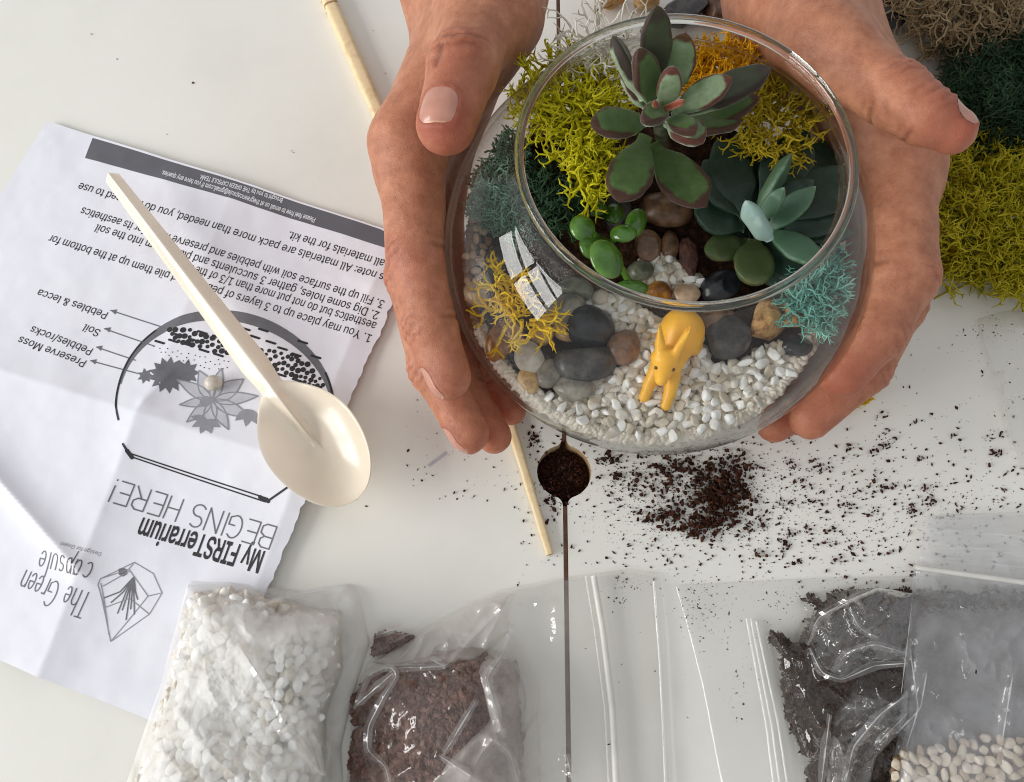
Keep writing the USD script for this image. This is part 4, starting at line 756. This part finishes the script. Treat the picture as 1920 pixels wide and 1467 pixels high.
    if m2.volume < 0: m2 = T(m2.vertices, m2.faces[:, ::-1])
    h = thing('hand', label, 'hand')
    obj('skin', m2, 'skin', h, smooth=True, prim={'red': np.clip(red, 0, 1), 'crease': np.clip(crease, 0, 1)})
    for pp, shp, ga, t in nails:
        f = grid_faces(*shp); mid = ga[f].mean(1) < .90
        nl = T(pp, f); nf = nl.face_normals[:, 2].mean()
        nm_ = T(pp, f[mid]); nm_.remove_unreferenced_vertices(); obj('nail', nm_, 'nail', h, smooth=True)
        e = T(pp+t*.00005, f[~mid]); e.remove_unreferenced_vertices(); obj('nail_edge', e, 'nail_tip', h, smooth=True)
    return h
LEFT = dict(ymax=P(900, -160, .06)[1], kp=.013, kf=.010, nails={'thumb': (.02, .64), 'index': (.0, .62), 'middle': (.0, .62)},
  fingers={'thumb': ([(915, 20, 84), (868, 128, 93), (836, 235, 95)], [12.0, 10.3, 8.6], (-.28, -.05, 1)),
           'index': ([(768, 268, 66), (783, 480, 64), (806, 610, 60), (842, 708, 56)], [11.5, 9.2, 8.2, 7.0], (-1, -.2, .1)),
           'middle': ([(768, 300, 48), (772, 520, 44), (812, 690, 39), (880, 812, 35)], [10.5, 8.6, 8.0, 6.8], (-1, -.2, .05)),
           'ring': ([(790, 330, 34), (815, 560, 27), (868, 730, 24), (926, 818, 22)], [9.5, 8.2, 7.4, 6.2], (-.8, -.1, .3)),
           'little': ([(820, 340, 24), (850, 560, 16), (905, 690, 14), (958, 770, 13)], [8.5, 7.0, 6.4, 5.4], (-.8, -.1, .2))},
  palm=[((908, -40, 66), (768, 268, 66), 13.5, 11.0), ((905, -40, 58), (768, 300, 48), 15, 11), ((900, -40, 50), (790, 330, 34), 17, 10), ((930, -40, 46), (820, 340, 24), 16, 9),
        ((915, -60, 72), (915, 20, 84), 17, 13.5), ((935, 40, 72), (840, 190, 66), 14, 11), ((790, -170, 58), (846, -36, 61), 23, 19), ((930, -160, 58), (925, -10, 62), 23, 17.5)],
  redspots=[((838, 250, 100), .010, .5), ((862, 120, 104), .008, .35), ((790, 500, 70), .012, .3)],
  creases=[((830, 80, 100), (812, 130, 96), .0009, .0008)])
build_hand(LEFT, 'bare hand at the left of the bowl, thumb on the glass, nail showing')
RIGHT = dict(ymax=P(1500, -160, .06)[1], kp=.016, kf=.010, nails={'thumb': (.1, .74)},
  fingers={'thumb': ([(1540, 90, 94), (1680, 180, 104), (1732, 216, 105), (1786, 246, 104)], [11.6, 8.7, 7.6, 6.3], (.34, .56, .76)),
           'index': ([(1686, 310, 64), (1690, 520, 64), (1638, 622, 60), (1578, 700, 55)], [11.5, 10.6, 9.2, 7.8], (.9, -.1, .3)),
           'middle': ([(1690, 330, 50), (1682, 570, 46), (1620, 690, 40), (1520, 785, 33)], [10.5, 9.0, 8.4, 7.0], (.9, -.3, .1)),
           'ring': ([(1670, 340, 34), (1650, 600, 28), (1560, 730, 24), (1452, 800, 20)], [9.5, 8.2, 7.4, 5.8], (.9, -.3, 0)),
           'little': ([(1640, 340, 24), (1610, 610, 16), (1530, 710, 14), (1450, 760, 12)], [8.5, 7.0, 6.2, 5.2], (.9, -.3, 0))},
  palm=[((1500, -20, 66), (1686, 310, 62), 17, 11), ((1500, -20, 60), (1690, 330, 50), 17, 11), ((1500, -20, 52), (1670, 340, 34), 16, 10), ((1480, -20, 46), (1640, 340, 24), 16, 9),
        ((1475, 0, 80), (1540, 90, 94), 16, 12.4), ((1560, 130, 74), (1650, 250, 62), 14, 11), ((1450, -160, 62), (1470, 0, 68), 22, 18), ((1500, -160, 62), (1508, 0, 70), 19, 16)],
  redspots=[((1790, 250, 108), .012, .4), ((1600, 740, 60), .014, .4)], wr=.00020,
  creases=[((1655, 205, 90), (1590, 330, 80), .0012, .0010), ((1640, 330, 80), (1700, 300, 80), .0009, .0005), ((1500, 60, 110), (1530, 150, 100), .0010, .0005), ((1660, 190, 112), (1665, 235, 108), .0007, .0006)])
build_hand(RIGHT, 'bare hand at the right of the bowl, thumb stretched out sideways')
# ------------------------------------------------------------------ plastic bags
import shapely
def seg_d(x, y, line):
    d = np.full(x.shape, 1e9)
    for (ax, ay), (bx, by) in zip(line[:-1], line[1:]):
        vx, vy = bx-ax, by-ay; t = np.clip(((x-ax)*vx+(y-ay)*vy)/(vx*vx+vy*vy), 0, 1); d = np.minimum(d, np.hypot(x-ax-t*vx, y-ay-t*vy))
    return d
def Pv(x, y, z):
    d = FWD+np.multiply.outer((x-960)/FOC, RGT)-np.multiply.outer((y-733.5)/FOC, UPV); t = (z-CAM[2])/d[..., 2]; return CAM+d*t[..., None]
def sheet_film(name, outline, center, H, mat_, parent, nr=90, nt=260, edge=.0006, rp=.8):
    pl = sg.Polygon(outline).buffer(6).buffer(-6); c = np.array(center, float); L = pl.exterior; dd = np.linspace(0, L.length, nt, endpoint=False); B = np.array([L.interpolate(q).coords[0] for q in dd])
    r = np.linspace(0.004, 1, nr)[:, None, None]**rp; q = c+(B-c)[None]*r; x, y = q[..., 0], q[..., 1]
    z = H(x, y); e = 1-np.linspace(.004, 1, nr)**6; z = edge+(z-edge)*np.maximum(e, 0)[:, None]**.5
    v = Pv(x, y, np.maximum(z, .0004)); f = grid_faces(nr, nt, True); m = T(v.reshape(-1, 3), f)
    if m.face_normals[:, 2].mean() < 0: m = T(m.vertices, f[:, ::-1])
    return obj(name, m, mat_, parent, smooth=True)
def wr(x, y, s, seed, amp, k=2.0, ax=1.0, ang=0):
    a = math.radians(ang); u, v = (x*math.cos(a)+y*math.sin(a))*s, (-x*math.sin(a)+y*math.cos(a))*s*ax
    n = meshkit.fbm(np.stack([u, v, 0*u+seed*7.3], -1), 3, seed); return amp*(1-np.abs(2*n-1)*2).clip(0, 1)**k
def ridges(x, y, L):
    h = 0*x
    for line, amp, w in L: h = h+amp*np.exp(-(seg_d(x, y, line)/w)**1.5)
    return h
def back_film(outline, parent, z, mat_='film_under'): sheet_film('back_film', outline, np.mean(outline, 0), lambda x, y: 0*x+z, mat_, parent, 4, 90, z)
# 1: bag of white pebbles
o1 = [(352, 1083), (430, 1083), (560, 1108), (655, 1094), (672, 1110), (694, 1205), (664, 1300), (640, 1400), (650, 1560), (205, 1560), (250, 1430), (300, 1280), (335, 1150)]
PL1 = sg.Polygon(o1); B1 = PL1.exterior
def inside_rel(x, y, pl, w):
    return np.clip(np.where(shapely.contains_xy(pl, x.ravel(), y.ravel()), shapely.distance(shapely.points(x.ravel(), y.ravel()), pl.exterior), 0).reshape(x.shape)/w, 0, 1)
core1 = sg.Polygon([(350, 1100), (440, 1095), (580, 1140), (640, 1150), (640, 1260), (610, 1340), (610, 1420), (600, 1560), (220, 1560), (262, 1430), (305, 1290)])
def H1(x, y):
    r = inside_rel(x, y, core1, 165); h = .003+.027*np.sqrt(1-(1-r)**2)
    h -= .006*np.exp(-(((x-440)/70)**2+((y-1330)/75)**2)*1.0)
    return h
def H1f(x, y):
    h = H1(x, y)+.0012+ridges(x, y, [([(455, 1222), (500, 1290), (540, 1370), (608, 1462)], .0042, 11), ([(370, 1225), (330, 1330), (400, 1420), (460, 1470)], .0026, 14), ([(470, 1140), (560, 1115), (640, 1100)], .0022, 9), ([(300, 1400), (340, 1450), (330, 1500)], .003, 12), ([(585, 1380), (620, 1400), (612, 1450)], .003, 8)])
    return h+wr(x, y, .014, 3, .0020, 1.5)+wr(x, y, .05, 5, .0004)+.0006
bag1 = thing('pebble_bag', 'bulging milky plastic bag full of white pebbles at the lower left', 'bag')
sheet_film('front_film', o1, (440, 1330), H1f, 'film_milky', bag1)
back_film(o1, bag1, .0006)
g = np.random.default_rng(51); k1 = 0; rest = []
for lay in (0, 1):
    for q in poisson_px(core1.buffer(-15), 17, g, 12000):
        x, y = np.array([q[0]]), np.array([q[1]]); c = Pv(x, y, H1(x, y)-.0019-lay*.0022)[0]
        abc = (g.uniform(.0017, .0032), g.uniform(.0014, .0021), g.uniform(.0010, .0016))
        if lay == 0 and k1 < 298 and q[1] < 1485:
            tag(obj('bagged_pebble', pebble(c, abc, int(g.integers(1e9)), 2, .18, rotz(g.uniform(0, 6.3), g.normal(0, .5), g.normal(0, .5)), sharp=2), 'white_stone', smooth=True), 'white pebble inside the bulging milky bag at the lower left', 'pebble', 'white pebbles in the milky bag'); k1 += 1
        else: rest.append(c)
rest = np.array(rest)
ux, uy = g.uniform(215, 640, 6000), g.uniform(1095, 1560, 6000); ins_ = shapely.contains_xy(core1.buffer(-16), ux, uy); hz_ = H1(ux, uy); zz_ = .002+(hz_-.006)*g.random(6000)
low = Pv(ux, uy, zz_)[ins_ & (hz_ > .008)][:2600]; rest = np.vstack([rest, low])
tag(obj('bagged_gravel', scatter(rest, g.uniform(.0017, .0023, len(rest)), g, base=1, flat=.7, long=1.4, jit=.15), 'white_stone_bed', smooth=True), 'deeper white gravel filling the milky bag at the lower left', 'gravel', kind='stuff')
# 2: bag of red brown granules with a long empty top
o2 = [(690, 1240), (770, 1190), (880, 1130), (940, 1105), (1060, 1082), (1180, 1066), (1238, 1074), (1250, 1200), (1268, 1560), (640, 1560), (655, 1400), (660, 1310)]
core2 = sg.Polygon([(660, 1310), (690, 1256), (740, 1246), (880, 1215), (950, 1225), (985, 1300), (980, 1420), (990, 1560), (650, 1560)])
wide2 = sg.Polygon([(662, 1310), (690, 1245), (880, 1180), (960, 1200), (1000, 1300), (980, 1560), (650, 1560)])
def H2(x, y):
    r = inside_rel(x, y, core2, 130); r2 = inside_rel(x, y, wide2, 120); return .0022+.0135*np.sqrt(1-(1-r)**2)*(.55+.45*r2)+.004*r2
def H2f(x, y):
    h = H2(x, y)+.0011+ridges(x, y, [([(668, 1325), (692, 1262), (728, 1248), (746, 1262), (716, 1310), (690, 1360), (686, 1410), (722, 1438), (728, 1467)], 0.0033, 9), ([(664, 1322), (736, 1262)], 0.0024, 9),
        ([(690, 1250), (835, 1250), (960, 1120)], 0.0024, 9), ([(960, 1180), (945, 1220), (912, 1270), (945, 1385)], 0.0037, 11), ([(920, 1385), (952, 1405), (975, 1480)], 0.0037, 14), ([(825, 1418), (900, 1465)], 0.0020, 8), ([(1060, 1415), (1075, 1470)], 0.0033, 12), ([(705, 1190), (880, 1132), (1060, 1084)], 0.0018, 9), ([(720, 1470), (770, 1440), (790, 1500)], 0.0033, 19)])
    far = sstep(1000, 1120, x); return h+wr(x, y, .012, 11, .0040, 2.2, .6, 35)*(1-.85*far)+wr(x, y, .040, 12, .0004)*(1-.6*far)+far*.0006*np.sin(x*.07)
bag2 = thing('granule_bag', 'clear zip bag holding red brown granules, its long empty top spread to the right', 'bag')
sheet_film('front_film', o2, (850, 1360), H2f, 'film_clear', bag2, 110, 320); sheet_film('inner_film', [(a_[0]+(6 if a_[0] < 900 else -8), a_[1]+8) for a_ in o2], (850, 1360), lambda x, y: np.where(inside_rel(x, y, core2, 30) > 0, .0010, H2(x, y)*.55), 'film_zip', bag2, 40, 160)
def strip(name, line, w, z, mat_, parent, seg=30):
    L = sg.LineString(line); p = np.array([L.interpolate(t, True).coords[0] for t in np.linspace(0, 1, seg)]); v = Pv(p[:, 0], p[:, 1], np.full(seg, z)); rr = np.full((1, seg), w)
    return obj(name, tubes(v[None], rr, 8), mat_, parent, smooth=True)
mat('zip_white', lin(236, 234, 228), .35, scale=100, extra={'alpha': .75})
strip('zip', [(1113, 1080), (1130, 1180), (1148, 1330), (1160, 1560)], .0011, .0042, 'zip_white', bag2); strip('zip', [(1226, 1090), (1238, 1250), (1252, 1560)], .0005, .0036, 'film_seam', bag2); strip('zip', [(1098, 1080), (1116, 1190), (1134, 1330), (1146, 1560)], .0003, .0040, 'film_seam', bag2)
g = np.random.default_rng(61); x, y = g.uniform(650, 995, 15000), g.uniform(1205, 1560, 15000); k_ = shapely.contains_xy(core2.buffer(8), x, y) & (inside_rel(x, y, core2, 40) > .9*meshkit.fbm(np.stack([x*.03, y*.03, 0*x], -1), 3, 6)**1.5-.05); x, y = x[k_], y[k_]
lay = g.random(len(x))**2*.006; pts = Pv(x, y, np.maximum(H2(x, y)-.0010-lay, .0012))
tag(obj('brown_granules', scatter(pts, g.uniform(.0008, .0021, len(pts)), g, base=0, flat=.75, long=1.3, jit=.25), 'lava', smooth=False), 'red brown lava granules packed in the clear zip bag', 'granules', kind='stuff')
hx_ = lambda: None
cb = [(694, 1232), (702, 1190), (715, 1182), (785, 1190), (740, 1222)]
bagc = sheet_film('folded_corner', cb, (730, 1205), lambda x, y: .006+wr(x, y, .03, 4, .003, 2, .5, 60), 'film_zip', bag2, 24, 90, .002)
x, y = g.uniform(694, 780, 2500), g.uniform(1182, 1232, 2500); k_ = shapely.contains_xy(sg.Polygon(cb).buffer(-3), x, y); pts = Pv(x[k_], y[k_], .0012+.0035*g.random(k_.sum()))
tag(obj('brown_granules', scatter(pts, g.uniform(.0005, .0010, len(pts)), g, flat=.75, long=1.4), 'lava', smooth=False), 'brown granules caught in the folded corner above the granule bag', 'granules', kind='stuff')
def fold(lines, H, parent, w=.00038, mat_='film_fold_glint', up=.0004, band=True):  # whitish strips along film creases; window highlights are put into their colour
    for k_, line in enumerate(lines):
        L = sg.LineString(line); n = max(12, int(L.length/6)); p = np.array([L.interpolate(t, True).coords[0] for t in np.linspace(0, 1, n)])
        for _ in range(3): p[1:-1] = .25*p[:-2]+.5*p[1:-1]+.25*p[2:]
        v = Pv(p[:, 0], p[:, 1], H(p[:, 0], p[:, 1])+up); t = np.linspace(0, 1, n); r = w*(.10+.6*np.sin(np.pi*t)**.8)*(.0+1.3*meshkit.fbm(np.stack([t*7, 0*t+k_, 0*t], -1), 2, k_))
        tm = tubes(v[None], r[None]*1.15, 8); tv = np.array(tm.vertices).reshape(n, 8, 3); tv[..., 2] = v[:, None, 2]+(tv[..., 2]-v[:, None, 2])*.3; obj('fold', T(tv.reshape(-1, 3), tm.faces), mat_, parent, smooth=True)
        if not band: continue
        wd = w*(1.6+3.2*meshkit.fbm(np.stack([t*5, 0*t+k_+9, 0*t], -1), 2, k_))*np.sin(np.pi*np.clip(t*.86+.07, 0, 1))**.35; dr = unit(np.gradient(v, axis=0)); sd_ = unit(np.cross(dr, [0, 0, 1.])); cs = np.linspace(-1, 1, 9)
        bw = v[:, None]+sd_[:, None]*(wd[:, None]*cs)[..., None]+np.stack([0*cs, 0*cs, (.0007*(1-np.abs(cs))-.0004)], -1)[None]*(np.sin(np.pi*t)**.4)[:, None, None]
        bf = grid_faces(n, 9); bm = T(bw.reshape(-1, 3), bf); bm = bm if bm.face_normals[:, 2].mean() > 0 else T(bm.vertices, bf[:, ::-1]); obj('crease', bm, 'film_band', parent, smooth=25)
sheet_film('flap', [(893, 1243), (955, 1180), (1012, 1280), (1015, 1560), (790, 1560), (792, 1470), (842, 1415), (916, 1345)], (940, 1400), lambda x, y: H2f(x, y)+.0012, 'film_flap', bag2, 40, 140, .004)
sheet_film('flap', [(696, 1243), (880, 1134), (962, 1112), (956, 1182), (892, 1241), (745, 1252)], (850, 1190), lambda x, y: H2f(x, y)+.0012, 'film_flap', bag2, 40, 140, .003)
fold([[(664, 1330), (690, 1266), (728, 1248), (746, 1264), (716, 1312), (690, 1362), (688, 1408), (722, 1436), (730, 1467)], [(664, 1326), (736, 1263)]], H2f, bag2, .00040, 'film_painted_glint')  # painted glint curves over the granule bag
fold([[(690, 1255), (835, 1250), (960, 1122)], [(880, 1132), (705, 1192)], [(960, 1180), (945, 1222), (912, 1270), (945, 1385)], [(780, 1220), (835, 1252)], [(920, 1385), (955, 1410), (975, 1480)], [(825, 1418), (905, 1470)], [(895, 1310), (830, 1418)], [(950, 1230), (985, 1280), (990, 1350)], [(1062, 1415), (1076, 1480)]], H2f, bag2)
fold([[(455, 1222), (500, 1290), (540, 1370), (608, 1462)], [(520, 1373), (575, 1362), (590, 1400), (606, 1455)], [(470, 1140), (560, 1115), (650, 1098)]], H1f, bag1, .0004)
# 3: bag of dark soil
o3 = [(1266, 1097), (1480, 1086), (1600, 1082), (1720, 1080), (1990, 1086), (1990, 1560), (1560, 1560), (1372, 1560), (1345, 1430), (1318, 1290), (1290, 1180)]
core3 = sg.Polygon([(1437, 1175), (1470, 1180), (1490, 1200), (1522, 1150), (1500, 1125), (1560, 1108), (1630, 1100), (1985, 1100), (1985, 1560), (1548, 1560), (1505, 1430), (1462, 1300)])
def H3(x, y): r = inside_rel(x, y, core3, 60); return .0010+.0085*np.sqrt(1-(1-r)**2)
def H3f(x, y):
    r = inside_rel(x, y, core3, 40)
    h = H3(x, y)+.0009+ridges(x, y, [([(1645, 1104), (1590, 1124), (1532, 1158), (1514, 1205), (1538, 1258), (1575, 1276), (1640, 1246), (1700, 1248)], 0.0048, 13), ([(1562, 1258), (1590, 1222), (1640, 1210), (1700, 1226)], 0.0051, 17), ([(1698, 1305), (1645, 1345), (1600, 1405), (1580, 1475)], 0.0053, 15), ([(1592, 1130), (1610, 1180), (1650, 1200)], 0.0028, 11), ([(1555, 1330), (1540, 1470)], 0.0033, 13), ([(1528, 1165), (1560, 1185), (1556, 1160)], 0.0024, 9), ([(1700, 1340), (1660, 1390)], 0.0031, 11)])
    return h+r*wr(x, y, .009, 21, .0050, 2.2, .7, -40)+wr(x, y, .05, 22, .0003)*(.3+.7*r)
bag3 = thing('soil_bag', 'crumpled clear zip bag holding dark brown potting soil', 'bag')
sheet_film('front_film', o3, (1640, 1330), H3f, 'film_soil', bag3, 120, 340); back_film(o3, bag3, .0006)
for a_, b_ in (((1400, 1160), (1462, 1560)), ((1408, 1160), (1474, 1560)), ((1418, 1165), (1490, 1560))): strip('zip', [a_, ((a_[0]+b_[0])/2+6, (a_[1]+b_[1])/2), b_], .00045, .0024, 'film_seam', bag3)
g = np.random.default_rng(71); x, y = g.uniform(1435, 1985, 34000), g.uniform(1100, 1560, 34000); k_ = shapely.contains_xy(core3.buffer(14), x, y) & (inside_rel(x, y, core3.buffer(14), 50) > .75*meshkit.fbm(np.stack([x*.035, y*.035, 0*x], -1), 3, 16)); x, y = x[k_], y[k_]
pts = Pv(x, y, np.maximum(H3(x, y)-.0006-g.random(len(x))**2*.003, .001))
sh = scatter(pts, g.uniform(.0003, .0009, len(pts)), g, flat=.6, long=2.0)
q3 = np.array([(a_, b_) for a_, b_ in core3.buffer(-16).exterior.coords]); base3 = sheet_film('back_film', [tuple(a_) for a_ in q3[:-1]], (1700, 1340), lambda x, y: np.maximum(H3(x, y)-.0016, .0008), 'soil_bed', bag3, 40, 160, .0008)
tag(obj('potting_soil', sh, 'packed_soil', smooth=False), 'dark potting soil packed inside the crumpled clear bag', 'soil', kind='stuff')
def wad(poly, c, s, seed, amp, ang, up=.0022): sheet_film('flap', poly, c, lambda x, y: H3f(x, y)+up+wr(x, y, s, seed, amp, 1.3, .6, ang)+wr(x, y, s*2.3, seed+1, amp*.3, 1.5), 'film_wad', bag3, 70, 200, .007)
wad([(1514, 1205), (1534, 1155), (1592, 1122), (1645, 1102), (1712, 1112), (1712, 1240), (1640, 1248), (1577, 1278), (1538, 1258)], (1610, 1190), .018, 61, .0052, 30)
wad([(1600, 1290), (1705, 1290), (1700, 1360), (1650, 1420), (1610, 1560), (1535, 1560), (1548, 1440), (1562, 1340)], (1612, 1420), .015, 67, .0050, 70)
fold([[(1562, 1262), (1588, 1222), (1640, 1208), (1704, 1226)], [(1518, 1215), (1540, 1262), (1578, 1276), (1640, 1248), (1702, 1244)], [(1704, 1300), (1650, 1340), (1600, 1400), (1584, 1475)]], H3f, bag3, .00038, 'film_painted_glint')  # white curves painted as glints over the soil bag
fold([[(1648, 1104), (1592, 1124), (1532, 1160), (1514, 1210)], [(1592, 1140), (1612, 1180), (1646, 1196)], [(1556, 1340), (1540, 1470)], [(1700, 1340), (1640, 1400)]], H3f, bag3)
# 4: bag of beige pebbles on top of it
o4 = [(1738, 966), (1850, 962), (1990, 958), (1990, 1560), (1655, 1560), (1672, 1440), (1690, 1300), (1706, 1120), (1716, 1060)]
def H4(x, y): return .006+.009*sstep(1090, 1180, y)+.003*sstep(1380, 1440, y)
def H4f(x, y):
    return H4(x, y)+ridges(x, y, [([(1712, 1062), (1830, 1078), (1990, 1100)], .0022, 7), ([(1700, 1200), (1690, 1300), (1720, 1330), (1705, 1420)], .0030, 6), ([(1738, 1260), (1725, 1330), (1680, 1370)], .0026, 5), ([(1712, 1110), (1704, 1200)], .003, 6), ([(1900, 1250), (1880, 1400)], .002, 9), ([(1720, 1040), (1990, 1072)], .001, 4), ([(1725, 1015), (1990, 1040)], .0008, 5), ([(1730, 990), (1990, 1008)], .0008, 4)])+wr(x, y, .014, 31, .0013, 1.6)+.0003*np.sin(y*.35+.6*np.sin(x*.02))*(y < 1075)
bag4 = thing('beige_pebble_bag', 'hazy grey zip bag with beige pebbles at the lower right corner', 'bag')
sheet_film('front_film', o4, (1830, 1260), H4f, 'film_grey', bag4, 100, 260, .004)
sheet_film('inner_film', [(a_[0]+4, a_[1]+6) for a_ in o4], (1830, 1260), lambda x, y: H4(x, y)*.75, 'film_grey', bag4, 30, 120, .003)
strip('zip', [(1714, 1064), (1830, 1080), (1990, 1102)], .0010, .0090, 'zip_white', bag4)
core4 = sg.Polygon([(1676, 1420), (1720, 1402), (1780, 1398), (1840, 1384), (1900, 1390), (1960, 1380), (1960, 1540), (1665, 1540)]); g = np.random.default_rng(81); rest = []
for lay in (0, 1):
    for q in poisson_px(core4, 16, g, 6000):
        x, y = np.array([q[0]]), np.array([q[1]]); c = Pv(x, y, H4(x, y)-.0022-.0018*lay)[0]
        pm_ = pebble(c, (g.uniform(.0016, .0028), g.uniform(.0013, .0018), g.uniform(.0009, .0014)), int(g.integers(1e9)), 2, .24, rotz(g.uniform(0, 6.3), g.normal(0, .4), g.normal(0, .4)), sharp=4)
        if lay == 0 and q[1] < 1480: tag(obj('beige_bag_pebble', pm_, 'cream_stone', smooth=True), 'smooth beige pebble inside the hazy grey zip bag', 'pebble', 'beige pebbles in the grey bag')
        else: rest.append(pm_)
tag(obj('beige_bag_gravel', trimesh.util.concatenate(rest), 'beige_stone_bed', smooth=True), 'deeper beige gravel in the hazy grey zip bag', 'gravel', kind='stuff')
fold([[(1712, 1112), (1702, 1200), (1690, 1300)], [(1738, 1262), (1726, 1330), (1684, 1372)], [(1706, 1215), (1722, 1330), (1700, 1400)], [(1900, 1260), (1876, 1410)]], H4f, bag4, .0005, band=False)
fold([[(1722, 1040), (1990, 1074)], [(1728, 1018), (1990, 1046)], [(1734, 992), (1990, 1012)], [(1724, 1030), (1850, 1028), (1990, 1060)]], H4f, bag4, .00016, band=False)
# 5: empty bag at the right edge
o5 = [(1832, 598), (1880, 584), (1990, 575), (1990, 1000), (1925, 905), (1890, 830), (1862, 730), (1845, 660)]
bag5 = thing('empty_bag', 'flat empty clear bag dusted with soil at the right edge', 'bag')
sheet_film('front_film', o5, (1930, 760), lambda x, y: .0022+ridges(x, y, [([(1858, 702), (1868, 728), (1886, 752), (1893, 830), (1925, 905)], .004, 6), ([(1868, 706), (1884, 702), (1884, 740)], .003, 4)])+wr(x, y, .012, 41, .0016), 'film_zip', bag5, 60, 160); back_film(o5, bag5, .0006)

# ------------------------------------------------------------------ spilled soil
g = np.random.default_rng(91); L = []
def blob(n, cx, cy, sx, sy, z=0.0): L.append(np.column_stack([g.normal(cx, sx, n), g.normal(cy, sy, n), np.abs(g.normal(0, z, n)) if z else np.zeros(n)]))
for a_ in ((1700, 1348, 925, 32, 32, .0014), (420, 1325, 985, 34, 13, .0008), (260, 1285, 872, 55, 14, .0006), (260, 1262, 905, 34, 26, .0006), (240, 1243, 968, 24, 13, .0006), (200, 1375, 885, 20, 30, .0006), (90, 1140, 860, 22, 10, 0), (60, 1000, 826, 7, 9, 0), (70, 1036, 938, 10, 16, 0), (60, 1160, 893, 7, 5, .0008), (50, 1195, 905, 22, 12, 0)): blob(int(a_[0]*.6), a_[1], a_[2], a_[3]*.9, a_[4]*.9, a_[5])
main = np.vstack(L); 
xs = np.concatenate([1120+g.gamma(2.2, 150, 1500), g.uniform(1380, 1930, 900), g.uniform(970, 1200, 260), g.uniform(760, 1050, 90)]); ys = np.concatenate([g.normal(950, 75, 1500), g.normal(960, 85, 900), g.normal(930, 70, 260), g.normal(860, 60, 90)])
xs = np.concatenate([xs, g.uniform(1560, 1900, 60), g.uniform(20, 1900, 120)]); ys = np.concatenate([ys, g.uniform(640, 800, 60), g.uniform(20, 1440, 120)])
spray = np.column_stack([xs, ys, 0*xs]); spray = spray[(ys < 1110) | (g.random(len(ys)) < .05)]
cl = []
for _ in range(46):
    cx, cy = 1400+g.gamma(2, 110), g.normal(945, 80); n = int(g.integers(5, 14)); cl.append(np.column_stack([g.normal(cx, 8, n), g.normal(cy, 5, n), np.abs(g.normal(0, .0004, n))]))
cl = np.vstack(cl)
dust = np.vstack([np.column_stack([g.normal(cx, sx, n), g.normal(cy, sy, n), np.full(n, zz_)]) for n, cx, cy, sx, sy, zz_ in ((160, 1310, 1135, 26, 30, .0030), (90, 1370, 1180, 40, 50, .0030), (40, 1385, 1300, 12, 40, .003), (40, 1190, 1098, 16, 8, .0045), (30, 1160, 1125, 14, 8, .0045), (70, 1850, 620, 26, 16, .0045), (90, 1910, 700, 40, 60, .0045), (90, 1470, 1130, 40, 22, .003), (40, 1180, 1250, 60, 120, .0042))])
def crumbs(a, s0, s1, long, base='oct'):
    sz = s0+(s1-s0)*g.random(len(a))**2.8; p = Pv(a[:, 0], a[:, 1], sz*.35+a[:, 2]); p = p[(p[:, 1] < .25)]; return scatter(p, sz[:len(p)], g, base=base, flat=.6, long=long, upright=False, jit=.28)
gp_ = gap.buffer(.0004)
tag(obj('soil_heap', crumbs(main, .00022, .0011, 1.6, 0), 'soil', smooth=False), 'small heap of spilled dark soil on the table below the bowl', 'soil', kind='stuff')
tag(obj('soil_crumbs', trimesh.util.concatenate([crumbs(spray, .00012, .0007, 2.2), crumbs(np.column_stack([g.normal(1290, 90, 1500), g.normal(925, 45, 1500), np.zeros(1500)]), .00008, .0002, 2), crumbs(dust, .00008, .0004, 2), crumbs(cl, .00022, .0008, 1.8, 0)]), 'soil', smooth=False), 'fine dark soil crumbs strewn over the white table', 'soil', kind='stuff')
# ------------------------------------------------------------------ things half hidden behind the bowl
for q, hs, m_, lab in (((1150, -8), (36, 20), 'rock_rough', 'brown orange stone behind the bowl at the upper edge, leftmost'), ((1215, -6), (30, 20), 'rock_tan', 'tan stone behind the bowl at the upper edge'), ((1285, 22), (44, 30), 'rock_charcoal', 'dark grey stone behind the back rim of the bowl'),
    ((1345, 8), (36, 46), 'rock_brown', 'dark brown stone behind the bowl beside the right wrist'), ((1640, -4), (60, 34), 'rock_red', 'dark brown lump behind the right wrist, nearer the wrist'), ((1668, 32), (26, 34), 'rock_black', 'black stone between right wrist and cream moss')):
    c = P(q[0], q[1], .006); s_ = scale_at(c); tag(obj('stone', pebble(c, (hs[0]*s_, hs[1]*s_, .006), 700+int(q[0]), 3, .25, rotz(.4), 1.6, 4), m_, smooth=True), lab, 'stone')
tw = [[(1752, 560), (1775, 548), (1800, 540), (1826, 528)], [(1775, 548), (1790, 556), (1805, 552)], [(1850, 552), (1880, 560), (1915, 548), (1930, 540)]]
for k_, t_ in enumerate((tw[0], tw[2])):
    L_ = sg.LineString(t_); p = np.array([L_.interpolate(t, True).coords[0] for t in np.linspace(0, 1, 12)]); tag(obj('moss_twig', tubes(Pv(p[:, 0], p[:, 1], np.full(12, .0008))[None], np.full((1, 12), .00035), 6), 'moss_mustard', smooth=True), ('thin olive twig on the table beside the right hand', 'curved thin olive twig at the lower edge of the yellow olive moss')[k_], 'twig')
